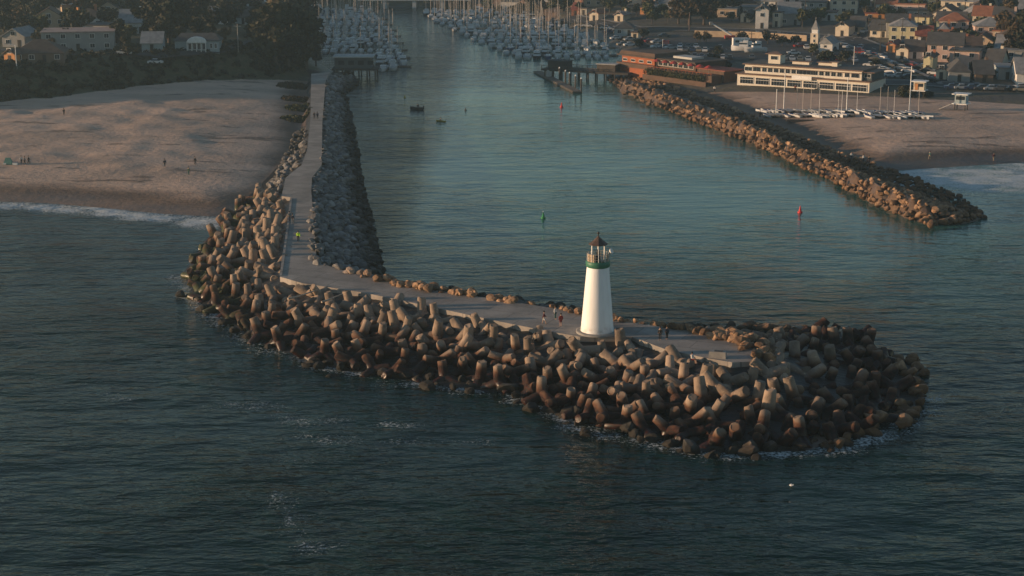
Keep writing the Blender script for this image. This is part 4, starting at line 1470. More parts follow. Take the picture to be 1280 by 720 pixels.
HS = [
 # east side, first rows behind the beach
 (1159, 91, 11, 19, 11, -22, 'gable', 'pale yellow', 'brown', True, 'tall pale yellow gabled house by the slanting street', 'tall yellow house'),
 (1176, 100, 13, 9, 12, -22, 'gable', 'cream', 'dark grey', True, 'low cream gabled cottage right of the tall yellow house', 'cream cottage'),
 (1199, 103, 26, 13, 11, -8, 'hip', 'grey', 'dark grey', False, 'grey cottage with wide dark hipped roof by the beach road', 'grey hipped cottage'),
 (1217, 82, 17, 9, 13, -28, 'gable', 'cream', 'brown', True, 'cream house with a steep pointed gable facing the sea', 'steep gabled house'),
 (1240, 92, 20, 15, 10, -28, 'gable', 'cream', 'dark grey', False, 'broad cream two storey house at the right of the steep gable', 'broad cream house'),
 (1230, 104, 22, 9, 10, -6, 'gable', 'brown', 'dark grey', False, 'dark brown cottage low behind the beach road', 'dark brown cottage'),
 (1259, 100, 22, 14, 12, -8, 'flat', 'pale blue', 'light grey', False, 'pale blue flat topped house near the right edge', 'pale blue house'),
 (1283, 106, 24, 14, 12, -8, 'gable', 'white', 'light grey', False, 'white house cut by the right edge of the photo', 'white edge house'),
 (1197, 72, 58, 8, 11, -10, 'gable', 'brown', 'brown', False, 'long brown house with long dark roof above the cottages', 'long brown house'),
 (1172, 67, 10, 6, 8, -25, 'gable', 'cream', 'brown', True, 'small cream gabled house left of the long brown one', 'small cream gable'),
 (1140, 64, 26, 10, 10, -14, 'flat', 'grey', 'dark grey', False, 'grey flat roofed house left of the small cream gable', 'grey flat house'),
 (1127, 74, 15, 12, 10, -26, 'gable', 'cream', 'brown', True, 'cream gabled house above the slanting street', 'cream street house'),
 (1113, 66, 11, 9, 10, -26, 'gable', 'orange', 'red', True, 'small orange lit gabled house above the slanting street', 'orange lit house'),  # orange wall paints the low sun on a cream gable
 (1143, 74, 22, 8, 9, -12, 'gable', 'white', 'dark grey', False, 'white bungalow behind the slanting street', 'white bungalow'),
 (1179, 53, 24, 9, 12, -14, 'hip', 'pink', 'light grey', False, 'pink house with light grey hipped roof up the slope', 'pink hipped house'),
 (1184, 58, 22, 5, 8, -14, 'gable', 'terracotta', 'terracotta', False, 'low terracotta house before the pink hipped one', 'terracotta house'),
 (1223, 48, 17, 12, 12, -10, 'gable', 'grey', 'red', True, 'grey gabled house with a red roof high on the right', 'red roofed house'),
 (1154, 45, 16, 8, 9, -16, 'flat', 'white', 'white', False, 'white blocky house beside the tall pole', 'white block house'),
 (1155, 54, 20, 6, 9, -12, 'gable', 'tan', 'red', False, 'tan house with red gabled roof below the white block', 'tan red roofed house'),
 (1122, 41, 14, 10, 9, -22, 'flat', 'cream', 'brown', False, 'square cream house up the slope above the orange lit house', 'square cream house'),
 (1098, 47, 22, 9, 10, -22, 'gable', 'cream', 'dark grey', False, 'cream house with dark roof above the junction', 'junction house'),
 (1052, 46, 17, 13, 10, -26, 'gable', 'cream', 'brown', True, 'cream gabled house right of the church tower', 'cream gabled villa'),
 (1070, 42, 18, 9, 10, -20, 'gable', 'tan', 'dark grey', False, 'tan house next to the cream gabled villa', 'tan house'),
 (1093, 26, 24, 7, 10, -14, 'flat', 'orange', 'red', False, 'low orange house with flat red roof high behind the junction', 'flat red roofed house'),
 (1036, 26, 18, 10, 9, -14, 'flat', 'white', 'brown', False, 'white house with flat brown roof behind the church tower', 'white balcony house'),
 (1032, 61, 11, 8, 8, -10, 'gable', 'grey', 'dark grey', True, 'small grey barn like house right of the church', 'grey barn'),
 (987, 32, 27, 15, 12, -4, 'gable', 'grey', 'light grey', False, 'large pale grey block above the retaining wall', 'large grey block'),
 (970, 34, 10, 18, 10, -24, 'flat', 'cream', 'brown', False, 'narrow tall cream block for the sunlit left edge of the large grey block', 'sunlit block edge'),  # lit left edge of the grey block, modelled as a paler cream box
 (952, 36, 16, 23, 10, -10, 'gable', 'white', 'dark grey', True, 'tall white three storey house above the retaining wall', 'tall white house'),
 (931, 28, 12, 10, 9, -24, 'gable', 'cream', 'brown', True, 'small cream gabled house left of the tall white one', 'cream hillside cottage'),
 (1052, 7, 17, 7, 10, -8, 'gable', 'pale blue', 'teal', False, 'house with a turquoise roof at the top edge', 'turquoise roofed house'),
 (1075, 10, 30, 4, 9, -4, 'flat', 'grey', 'white', False, 'long low building with a white roof near the top edge', 'long white roof'),
 (829, 17, 20, 9, 10, -12, 'gable', 'white', 'light grey', False, 'white house left of the big brown tree', 'brown tree house'),
 (806, 18, 13, 8, 9, -24, 'flat', 'orange', 'brown', False, 'orange lit flat house above the marina', 'orange lit flat house'),  # orange evening light is put into the wall colour
 (742, 26, 12, 9, 9, -26, 'gable', 'cream', 'terracotta', True, 'cream gabled house directly above the east marina', 'cream marina house'),
 (729, 19, 9, 8, 8, -24, 'flat', 'cream', 'brown', False, 'small square cream house above the east marina', 'square marina house'),
 (719, 20, 10, 6, 8, -20, 'gable', 'terracotta', 'red', False, 'small red house behind the east marina masts', 'red marina house'),
 (773, 27, 12, 6, 8, -26, 'gable', 'cream', 'pinkish', True, 'small cream house with pinkish gable behind the boathouse', 'pinkish gable house'),
 (780, 45, 24, 9, 10, -6, 'hip', 'pale blue', 'dark grey', False, 'pale blue boathouse with dark hipped roof by the east marina', 'boathouse'),
 (793, 50, 9, 7, 6, -20, 'flat', 'cream', 'brown', False, 'tiny cream shed right of the boathouse', 'cream shed'),
 # west bluff
 (48, 80, 62, 6, 12, 8, 'hip', 'brown', 'brown', False, 'low brown house with sunlit left end on the bluff edge', 'low brown bluff house'),
 (12, 81, 17, 6, 9, -24, 'gable', 'orange', 'brown', True, 'small orange gable standing for the sunlit end of the low brown bluff house', 'orange lit bluff house'),  # sunlit end of the brown house, built as a separate orange wall
 (98, 65, 88, 23, 14, 10, 'flat', 'grey', 'pinkish', False, 'long grey apartment block with a pinkish roof edge on the bluff', 'grey apartment block'),
 (167, 43, 34, 14, 12, 6, 'gable', 'white', 'light grey', False, 'white gabled house behind the right end of the apartment block', 'white bluff house'),
 (190, 66, 25, 9, 9, 5, 'gable', 'pale blue', 'light grey', False, 'small pale blue cottage on the bluff lawn', 'pale blue bluff cottage'),
 (17, 59, 30, 13, 11, -10, 'gable', 'grey', 'light grey', True, 'grey gabled house on the bluff near the left edge', 'grey bluff house'),
 (82, 28, 14, 9, 9, -30, 'gable', 'orange', 'brown', True, 'small orange lit gable high among the dark trees', 'orange lit gable'),  # wall coloured orange to carry the sunlight on the gable
 (275, 31, 24, 9, 10, 4, 'gable', 'white', 'light grey', False, 'white bungalow between dark trees behind the bluff', 'white bluff bungalow'),
 (304, 31, 20, 9, 10, 4, 'gable', 'pale blue', 'dark grey', False, 'pale blue bungalow right of the white one behind the bluff', 'pale blue bungalow'),
 (228, 18, 26, 9, 11, 4, 'flat', 'pale blue', 'light grey', False, 'pale flat roofed house high behind the bluff trees', 'pale flat house'),
]
for (px, py, pw, ph, dep, rot, kind, wall, roof, gf, lb, mk) in HS:
    house(px, py, pw, ph, dep, rot, kind, wall, roof, gf, 2, lb, 'house', mk)

# white house with the round porch gable on the bluff
x, y, z = gpt(246, 65)
t = thing('house', 'white house with a rounded porch gable on the bluff lawn', 'house', (x, y, z), R(4))
MB().box(-6.5, 1.2, -2, 6.5, 10, 2.9, 'wall pale blue').obj('wall', t)
ro = MB().add([(-7, .8, 2.92), (7, .8, 2.92), (7, 10.4, 2.92), (-7, 10.4, 2.92), (-5, 5.5, 5), (5, 5.5, 5)], [(0, 1, 5, 4), (2, 3, 4, 5), (1, 2, 5), (3, 0, 4), (3, 2, 1, 0)], 'roof dark grey').obj('roof', t)
gb = MB()
n = 10
arc = [(-2.9 * math.cos(math.pi * i / n), 2.6 + 1.7 * math.sin(math.pi * i / n)) for i in range(n + 1)]
gb.add([(p[0], -.6, p[1]) for p in arc] + [(p[0], 1.4, p[1]) for p in arc], [tuple(range(n, -1, -1))] + [(i, i + 1, n + 2 + i, n + 1 + i) for i in range(n)], 'trim_white')
gb.obj('porch_gable', t)
for i in range(5):
    MB().box(-2.7 + i * 1.35 - .11, -.55, -.5, -2.7 + i * 1.35 + .11, -.33, 2.58, 'trim_white').obj('porch_column', t)
    if i < 4:
        w_ = link('window', window_mesh(1.0, 1.9), t)
        w_.location = (-2.02 + i * 1.35, 1.19, .4)
for xx in (4.2, 5.5):
    w_ = link('window', window_mesh(.8, 1.6), t)
    w_.location = (xx, 1.19, .7)
mark('round porch house', t)

# clubhouse on the beach -----------------------------------------------------
ax, ay, az = gpt(921, 106.5)
bx, by, bz = gpt(1086, 116.5)
W = math.hypot(bx - ax, by - ay)
cl = thing('clubhouse', 'long cream two storey clubhouse with a row of windows and a roof cupola', 'clubhouse', (ax, ay, 3.2), math.atan2(by - ay, bx - ax))
sc_ = F / proj((ax + bx) / 2, (ay + by) / 2, 4)[2]
print('clubhouse W', W, 'scale', sc_)
M('club_cream', (.62, .57, .48), (.56, .51, .43), .6, .8)
M('club_eave', (.18, .115, .085), (.14, .09, .07), 1, .8)
M('club_roof', (.085, .078, .074), (.065, .06, .058), .5, .9)
DP = 13.0
MB().box(0, .15, -1, W, DP, 3.7, 'club_cream').obj('ground_storey', cl)
MB().box(W * .045, 1.3, 4.02, W * .93, DP - .4, 7.0, 'club_cream').obj('upper_storey', cl)
e1 = MB().box(-.4, -.55, 3.703, W + .4, DP + .4, 4.0, 'club_eave')
e1.obj('eave', cl)
rf = MB().box(W * .03, .7, 7.003, W * .945, DP + .1, 7.3, 'club_eave')
rf.box(W * .035, .9, 7.303, W * .94, DP - .1, 7.42, 'club_roof')
rfo = rf.obj('roof', cl)
for (u, yy, ww, hh) in ((.36, 6, 5, .9), (.55, 7, 6, .9), (.66, 6, 1.6, 1.4)):
    MB().box(W * u, yy, 7.423, W * u + ww, yy + 2, 7.42 + hh, 'club_cream').box(W * u - .5, yy - .4, 7.423 + hh, W * u + ww + .5, yy + 2.4, 7.6 + hh, 'club_eave').obj('roof_vent', rfo)
MB().box(W * .105, .74, 6.25, W * .93, 1.29, 6.4, 'club_eave').obj('awning', cl)
cu = MB().box(W * .195, 4, 7.423, W * .195 + 3.6, 7.6, 10.6, 'club_cream')
cuo = cu.obj('cupola', cl)
MB().box(W * .195 - .7, 3.3, 10.603, W * .195 + 4.3, 8.3, 10.85, 'club_eave').add([(W * .195 - .7, 3.3, 10.853), (W * .195 + 4.3, 3.3, 10.853), (W * .195 + 4.3, 8.3, 10.853), (W * .195 - .7, 8.3, 10.853), (W * .195 + 1.8, 5.8, 11.5)],
    [(0, 1, 4), (1, 2, 4), (2, 3, 4), (3, 0, 4)], 'club_eave').obj('roof', cuo)
w_ = link('window', window_mesh(2.2, 1.4), cuo)
w_.location = (W * .195 + 1.8, 4, 8.7)
us = [.065, .13, .19, .235, .28, .325, .37, .415, .455, .485, .515, .545, .58, .625, .67, .715, .76, .815, .875]
for i, u in enumerate(us):
    big = i in (0, 1, 18)
    w_ = link('window', window_mesh(2.4 if big else 1.5, 1.5), cl)
    w_.location = (W * u + .3, 1.3, 4.75)
for i in range(8):
    ww = 4.2
    u0 = W * (.022 + i * .122)
    mb = MB().box(u0, -.0, .55, u0 + ww, .149, 2.9, 'trim_white')
    for k in range(5):
        mb.box(u0 + .1 + k * .81, -.05, .65, u0 + .81 + k * .81, -.003, 2.0, 'glass').box(u0 + .1 + k * .81, -.05, 2.12, u0 + .81 + k * .81, -.003, 2.8, 'glass')
    mb.obj('window', cl)
MB().box(W * .60, .02, .1, W * .60 + 1.0, .149, 2.3, 'wood_dark').obj('door', cl)
MB().box(W * .43, -.75, 3.2, W * .58, -.56, 4.6, 'trim_white').obj('sign_board', cl)
MB().box(W * .935, 2.2, 4.02, W * .995, DP - 1, 6.6, 'slate_and_shaded_wall').box(W * .93, 1.6, 6.603, W * 1.02, DP - .6, 6.85, 'club_eave').obj('side_wing', cl)  # dark wall colour stands in for the shade on this side of the building
w_ = link('window', window_mesh(1.8, 1.3), cl)
w_.location = (W * .965, 2.2, 4.9)
w_ = link('window', window_mesh(2.2, 1.6), cl)
w_.location = (0, 4, 1)
w_.rotation_euler = (0, 0, -math.pi / 2)
cl.scale = (1, 1, .82)
mark('clubhouse', cl)

# orange restaurant ----------------------------------------------------------
ax, ay, az = gpt(775, 101)
bx, by, bz = gpt(880, 104)
W = math.hypot(bx - ax, by - ay)
rs = thing('restaurant', 'orange and brown two storey waterfront restaurant at the jetty root', 'restaurant', (ax, ay + 1, 3.3), math.atan2(by - ay, bx - ax))
M('rest_orange', (.30, .085, .028), (.24, .068, .025), .4, .75)
M('rest_wood', (.10, .062, .043), (.075, .048, .034), .5, .85)
M('rest_roof', (.075, .058, .047), (.055, .043, .036), .5, .9)
MB().box(-1, 0, -2, W * .40, 15, 1.4, 'rest_orange').obj('lower_wall', rs)
MB().box(-1.2, -.5, 1.403, W * .42, 15, 3.1, 'rest_wood', taper=.05).obj('skirt_roof', rs)
MB().box(0, .8, 3.103, W * .40, 14, 5.7, 'rest_orange').obj('upper_wall', rs)
MB().box(-1.5, .0, 5.703, W * .42, 15.5, 6.3, 'rest_roof').box(-1.1, .5, 6.303, W * .41, 15, 7.6, 'rest_wood', taper=.5).obj('roof', rs)
MB().box(W * .401, 1.6, -1, W * .86, 14, 5.6, 'rest_wood').obj('dining_room', rs)
MB().box(W * .42, .6, 5.703, W * .88, 15, 6.2, 'rest_roof').box(W * .5, 5, 6.203, W * .72, 10, 7.0, 'deck_grey').obj('roof', rs)
for i in range(7):
    w_ = link('window', window_mesh(1.9, 1.9), rs)
    w_.location = (W * .45 + i * W * .06, 1.6, 3.3)
for i in range(4):
    w_ = link('window', window_mesh(1.9, 1.1), rs)
    w_.location = (1.4 + i * W * .1, .8, 3.6)
MB().box(W * .405, -2.6, -1.5, W * 1.16, 1.58, 2.6, 'rest_wood').obj('terrace', rs)
rl = MB().box(W * .405, -2.6, 3.3, W * 1.16, -2.5, 3.42, 'rest_orange')
for i in range(19):
    u = W * .41 + i * W * .74 / 18
    rl.box(u, -2.62, 2.6, u + .1, -2.5, 3.3, 'rest_orange')
rl.obj('railing', rs)
MB().box(W * .88, 1.61, -1, W * 1.18, 9, 4.0, 'rest_wood').box(W * .87, 1.2, 4.003, W * 1.2, 9.4, 4.3, 'terracotta_roof' if False else 'roof red').obj('side_wing', rs)
MB().box(W * .405, -4.2, -1.5, W * 1.14, -4.0, .35, 'rest_wood').obj('garden_wall', rs)
rs.scale = (1, 1, .76)
mark('orange restaurant', rs)
M('umbrella_red', (.34, .045, .035), (.28, .035, .03), 3, .8)
def umbrella(p, rz, label):
    t = thing('parasol', label, 'parasol', p, rz, 'red parasols on the restaurant terrace')
    MB().lathe([(1.35, 1.95), (.7, 2.4), (.03, 2.7)], 'umbrella_red', 8, smooth=False, caps=True).obj('canopy', t)
    MB().lathe([(.04, 0), (.04, 2.4)], 'steel', 6).obj('pole', t)
rm_ = Matrix.Translation(rs.location) @ Matrix.Rotation(rs.rotation_euler.z, 4, 'Z') @ Matrix.Diagonal((1, 1, .76, 1))
for i in range(7):
    p = rm_ @ Vector((W * (.47 + i * .1), -.6, 2.603))
    umbrella(tuple(p), i, f'red parasol on the restaurant terrace, {nth(i + 1)} of seven from the orange wall')

# church with spire ----------------------------------------------------------
x, y, z = gpt(1017, 65)
ch = thing('church', 'cream church with a tall pointed tower above the parking lot', 'church', (x, y, z), R(-24))
k = F / proj(x, y, z)[2]
MB().box(-1.6, 0, -2, 1.6, 3.2, 8.2, 'wall cream').obj('tower', ch)
MB().box(-1.25, .35, 8.203, 1.25, 2.85, 9.8, 'trim_white').obj('belfry', ch)
sp = MB().add([(-1.5, .1, 9.803), (1.5, .1, 9.803), (1.5, 3.1, 9.803), (-1.5, 3.1, 9.803), (0, 1.6, 14.2)], [(0, 1, 4), (1, 2, 4), (2, 3, 4), (3, 0, 4), (3, 2, 1, 0)], 'roof light grey').obj('spire', ch)
MB().tube((0, 1.6, 14.1), (0, 1.6, 15.3), .06, .05, 'trim_white', 6).obj('finial', sp)
MB().box(1.603, .5, -2, 7.6, 12, 3.6, 'wall white').obj('nave', ch)
MB().add([(1.4, .2, 3.603), (7.9, .2, 3.603), (4.6, .2, 6.6), (1.4, 12.3, 3.603), (7.9, 12.3, 3.603), (4.6, 12.3, 6.6)], [(0, 1, 2), (4, 3, 5), (0, 2, 5, 3), (1, 4, 5, 2)], 'roof light grey').obj('roof', ch)
for zz in (1.5, 4.2, 6.4):
    w_ = link('window', window_mesh(.9, 1.4), ch)
    w_.location = (0, 0, zz)
    w_ = link('window', window_mesh(.9, 1.4), ch)
    w_.location = (-1.6, 1.6, zz)
    w_.rotation_euler = (0, 0, -math.pi / 2)
w_ = link('window', window_mesh(1.2, 1.2), ch)
w_.location = (4.6, .5, 2.0)
ch.scale = (.8, .8, .74)
mark('church tower', ch)

# retaining wall -------------------------------------------------------------
P = [gpt(*p) for p in ((868, 46), (925, 47), (1008, 52))]
rw = MB()
M('sandstone', (.40, .31, .21), (.33, .25, .17), .5, .9)
for a, b in zip(P, P[1:]):
    d = Vector((b[0] - a[0], b[1] - a[1]))
    xf = Matrix.Translation((a[0], a[1], min(a[2], b[2]))) @ Matrix.Rotation(math.atan2(d.y, d.x), 4, 'Z')
    rw.box(0, 0, -1, d.length, .6, 2.3, 'sandstone', xf)
tag(rw.obj('retaining_wall'), 'long sunlit sandstone retaining wall behind the parking lot', 'wall')

# filler houses up the slope and behind the bluff ----------------------------
hr_ = random.Random(21)
taken = [(h[0], h[1], h[2]) for h in HS] + [(1017, 62, 26), (246, 64, 40)]
def filler(poly, n, tries, walls, roofs, rotc):
    c = 0
    xs, ys = [p[0] for p in poly], [p[1] for p in poly]
    for _ in range(tries):
        if c >= n:
            break
        px, py = hr_.uniform(min(xs), max(xs)), hr_.uniform(min(ys), max(ys))
        if not pin(px, py, poly):
            continue
        base = gpt(px, py)
        s = F / proj(*base)[2]
        w = hr_.uniform(7, 11.5)
        pw = w * s
        if any(abs(px - q[0]) < (pw + q[2]) * .46 and abs(py - q[1]) < 5.2 for q in taken):
            continue
        taken.append((px, py, pw))
        kind = hr_.choices(('gable', 'hip', 'flat'), (6, 2, 2))[0]
        house(px, py, pw, hr_.choice((3.0, 3.4, 5.4)) * s, hr_.uniform(8, 12), rotc + hr_.gauss(0, 6), kind, hr_.choice(walls), hr_.choice(roofs), hr_.random() < .4, 1 if py > 8 else 0, base=base)
        c += 1
    print('filler', c)
filler([(1080, -16), (1300, -16), (1300, 60), (1235, 62), (1150, 36), (1130, 22), (1100, 20)], 110, 8000, ('cream', 'white', 'grey', 'tan', 'pale yellow', 'pink', 'pale green'), ('dark grey', 'brown', 'light grey', 'terracotta', 'dark grey'), -16)
filler([(1100, 44), (1290, 56), (1290, 98), (1215, 92), (1130, 60)], 30, 3000, ('cream', 'white', 'grey', 'tan', 'pale yellow', 'pink'), ('dark grey', 'brown', 'light grey', 'terracotta'), -20)
filler([(890, -16), (1080, -16), (1060, 20), (900, 24)], 40, 4000, ('cream', 'white', 'grey', 'tan'), ('dark grey', 'brown', 'light grey'), -14)
filler([(600, -14), (890, -16), (860, 14), (760, 14), (650, 4)], 26, 3000, ('cream', 'white', 'grey', 'tan', 'pink'), ('dark grey', 'brown', 'terracotta', 'light grey'), -14)
filler([(-30, -14), (340, -14), (330, 40), (-20, 52)], 24, 1500, ('grey', 'brown', 'tan', 'white'), ('dark grey', 'brown', 'dark grey', 'light grey'), 5)

# ------------------------------------------------------------------ things on the east beach
def lifeguard(px, py, wall, roofm, rot, label, flag=None):
    x, y, z = gpt(px, py)
    t = thing('lifeguard_tower', label, 'lifeguard tower', (x, y, z), R(rot))
    for sx in (-1.3, 1.3):
        for sy in (-1.1, 1.1):
            MB().box(sx - .1, sy - .1, -.5, sx + .1, sy + .1, 1.7, 'wood_dark').obj('leg', t)
    MB().box(-1.9, -2.0, 1.703, 1.9, 1.7, 1.9, 'trim_white').obj('deck', t)
    MB().box(-1.4, -1.2, 1.903, 1.4, 1.4, 4.1, wall).obj('cabin', t)
    MB().box(-2.0, -2.0, 4.103, 2.0, 1.8, 4.35, roofm).obj('roof', t)
    MB().box(-1.1, -1.26, 2.8, 1.1, -1.203, 3.7, 'glass').obj('window', t)
    rp = MB().add([(-1.9, -1.2, 1.7), (-1.9, 0, 1.7), (-5.2, 0, .05), (-5.2, -1.2, .05), (-1.9, -1.2, 1.85), (-1.9, 0, 1.85), (-5.2, 0, .2), (-5.2, -1.2, .2)],
                  [(0, 1, 2, 3), (7, 6, 5, 4), (0, 3, 7, 4), (1, 5, 6, 2), (3, 2, 6, 7)], 'deck_grey')
    rp.obj('ramp', t)
    return t
lifeguard(1201, 138, 'wall pale blue', 'trim_white', -30, 'pale blue and white lifeguard tower alone on the far beach')
lt_ = lifeguard(1149, 121, 'wall cream', 'trim_white', -26, 'cream lifeguard tower with an orange board beside the beach road')
bd = MB().box(-1.0, -1.35, 2.0, -.2, -1.27, 3.6, 'wall orange').obj('rescue_board', lt_)
x, y, z = gpt(1000, 152)
t = thing('log_bench', 'long dark timber lying on the sand before the dinghies', 'timber', (x, y, z), R(-4))
MB().box(-3.4, -.35, .0, 3.4, .35, .5, 'wood_dark', taper=.05).obj('beam', t)
for u in (-2.6, 2.5):
    MB().box(u, -.45, -.1, u + .4, .45, -.003, 'wood_dark').obj('foot', t)

def dinghy(hm, cat2, mast, cov):
    o = link('dinghy', None)
    if cat2:
        for sx in (-1.1, 1.1):
            h_ = hull_loft(MB(), 5.2, .5, .55, hm, hm, .1)
            ho = h_.obj('hull', o)
            ho.location = (sx, 0, .2)
        MB().box(-1.0, -.9, .62, 1.0, .9, .7, 'dark_metal').obj('trampoline', o)
    else:
        ho = hull_loft(MB(), 4.4, 1.6, .55, hm, cov, .12).obj('hull', o)
        ho.location = (0, 0, .2)
    if mast:
        MB().tube((0, .7, .7), (0, .75, 7.6), .07, .05, 'trim_white' if mast > 1 else 'mast_alu', 6).obj('mast', o)
    return o
DK = [(dinghy('hull_white', False, 0, 'cover_blue'), 'white dinghy under a blue cover'), (dinghy('hull_white', True, 2, None), 'white catamaran with raised mast'),
      (dinghy('hull_white', False, 0, 'cover_tan'), 'white dinghy under a tan cover'), (dinghy('hull_dark', False, 0, 'deck_grey'), 'dark dinghy'), (dinghy('hull_white', True, 0, None), 'mastless white catamaran'),
      (dinghy('hull_white', False, 1, 'deck_grey'), 'open white dinghy with raised mast')]
du = [0] * 6
for o_, _l in DK:
    o_.scale = (.8, .85, .9)
dr_ = random.Random(9)
for row, (a, b, n) in enumerate((((955, 141), (1066, 141), 27), ((958, 146.5), (1062, 146), 26), ((1072, 142), (1148, 143.5), 19), ((1086, 147.5), (1154, 148.5), 16))):
    for i in range(n):
        f = i / (n - 1)
        px, py = a[0] + (b[0] - a[0]) * f + dr_.uniform(-1, 1), a[1] + (b[1] - a[1]) * f + dr_.uniform(-.5, .5)
        if dr_.random() < .08:
            continue
        k = dr_.choices(range(6), (6, 1, 2.5, 7, 3, 1))[0]
        p = gpt(px, py)
        rz = R(24 + dr_.gauss(0, 9)) + (math.pi if dr_.random() < .2 else 0)
        lb = f'{DK[k][1]}, {nth(i + 1)} from left in {nth(row % 2 + 1)} row of {"left" if row < 2 else "right"} rack'
        if du[k] == 0:
            du[k] = 1
            DK[k][0].location = p
            DK[k][0].rotation_euler = (0, 0, rz)
            tag(DK[k][0], lb, 'dinghy', 'dinghies on the beach')
        else:
            dup(DK[k][0], p, rz, lb, 'dinghies on the beach')

# ------------------------------------------------------------------ poles and flags
def pole(px, py, h, label, name='pole', mname='pile_wood', arm=False, flag=None, r=.14, cat=None):
    x, y, z = gpt(px, py)
    t = thing(name, label, cat or name.replace('_', ' '), (x, y, z))
    MB().tube((0, 0, -.5), (0, 0, h), r, r * .7, mname, 8).obj('shaft', t)
    if arm == 'cross':
        MB().box(-1.1, -.06, h - .9, 1.1, .06, h - .72, mname).obj('crossarm', t)
    elif arm == 'lamp':
        MB().tube((0, 0, h - .1), (-2.2, 0, h + .35), .07, .06, mname, 6).obj('arm', t)
        MB().box(-2.9, -.15, h + .25, -2.1, .15, h + .43, 'steel').obj('lamp_head', t)
    if flag:
        MB().add([(0.12, 0, h - 1.5), (1.1, .25, h - 1.65), (2.0, .05, h - 1.6), (2.0, .05, h - .3), (1.1, .25, h - .35), (.12, 0, h - .2),
                  (0.12, .03, h - 1.5), (1.1, .28, h - 1.65), (2.0, .08, h - 1.6), (2.0, .08, h - .3), (1.1, .28, h - .35), (.12, .03, h - .2)],
                 [(0, 1, 4, 5), (1, 2, 3, 4), (11, 10, 7, 6), (10, 9, 8, 7)], flag).obj('flag', t)
    return t
M('flag_red', (.38, .06, .06), (.32, .2, .2), 2.5, .8)
pole(1066.5, 92, 8, 'white flagpole with a red flag behind the right end of the clubhouse', 'flagpole', 'trim_white', False, 'flag_red', .11)
pole(828, 74, 6.5, 'white flagpole with a red flag on the restaurant side', 'flagpole', 'trim_white', False, 'flag_red', .1)
pole(1136.5, 140, 11.5, 'tall white mast standing at the right end of the dinghies', 'mast_pole', 'trim_white', r=.15, cat='mast')
for px, py, h in ((979.5, 140, 10), (1058, 141, 9), (970, 143, 6.5)):
    later(pole(px, py, h, '', 'mast_pole', 'trim_white', r=.13), 'tall white mast rising from the beached dinghies', 'mast', 'masts on the beach')
MARKS.append(('long timber', *gpt(1000, 152)[:2]))
pole(298, 66, 8.5, 'bare tall pole at the end of the bluff lane', 'utility_pole', 'steel', 'cross')
pole(21, 86, 6.5, 'lamp post before the low brown bluff house', 'street_lamp', 'trim_white', 'lamp')
pole(861.5, 39, 7, 'rusty street lamp with a curved arm near the big brown tree', 'street_lamp', 'club_eave', 'lamp', r=.2)
for px, py, h in ((1147, 34, 12), (1100, 66, 10), (1006, 26, 9), (1191, 98, 9), (1127, 55, 9), (939, 58, 5), (1170, 30, 10), (1085, 50, 9), (1250, 62, 9)):
    later(pole(px, py, h, '', 'utility_pole', 'pile_wood', 'cross'), 'brown wooden utility pole', 'utility pole', 'utility poles in the town')
# boom lift on the lot
x, y, z = gpt(912, 50)
t = thing('boom_lift', 'red boom lift with a long white raised arm on the parking lot', 'boom lift', (x, y, z), R(0))
MB().box(-1.8, -1.1, .5, 1.8, 1.1, 1.6, 'umbrella_red').obj('chassis', t)
for sx in (-1.2, 1.2):
    for sy in (-1.1, 1.1):
        MB().lathe([(.5, -.2), (.5, .2)], 'dark_metal', 14, Matrix.Translation((sx, sy, .5)) @ Matrix.Rotation(math.pi / 2, 4, 'X')).obj('wheel', t)
MB().tube((.6, 0, 1.7), (-6.2, .5, 5.6), .4, .25, 'trim_white', 6, False).obj('boom', t)
MB().box(-7.2, -.4, 5.3, -6.2, 1.2, 6.3, 'steel').obj('basket', t)
# trailered boats and motorhome
x, y, z = gpt(927, 60)
t = thing('motorhome', 'white motorhome parked on the lot behind the clubhouse', 'motorhome', (x, y, z + .15), R(4))
MB().box(-2.9, 0, .45, 2.3, 2.3, 3.1, 'trim_white').box(2.303, .1, .45, 3.6, 2.2, 1.9, 'trim_white').obj('body', t)
MB().box(-2.2, -.04, 1.7, -.9, -.003, 2.4, 'glass').box(.2, -.04, 1.7, 1.3, -.003, 2.4, 'glass').obj('window', t)
MB().box(1.0, -.02, 2.6, 2.9, 2.32, 3.05, 'trim_white').obj('cab_over', t)
for sx in (-1.6, 2.7):
    for sy in (.1, 2.2):
        MB().lathe([(.4, -.14), (.4, .14)], 'dark_metal', 14, Matrix.Translation((sx, sy, .4)) @ Matrix.Rotation(math.pi / 2, 4, 'X')).obj('wheel', t)
for px, py, lb in ((928, 66.5, 'white boat on a trailer in front of the motorhome'), (944, 68, 'white boat on a trailer right of the motorhome')):
    x, y, z = gpt(px, py)
    r = dup(BK[6][0], (x, y, z + 1.0), R(75 if px < 940 else 100), lb, 'trailered boats')
    r['category'] = 'motorboat'

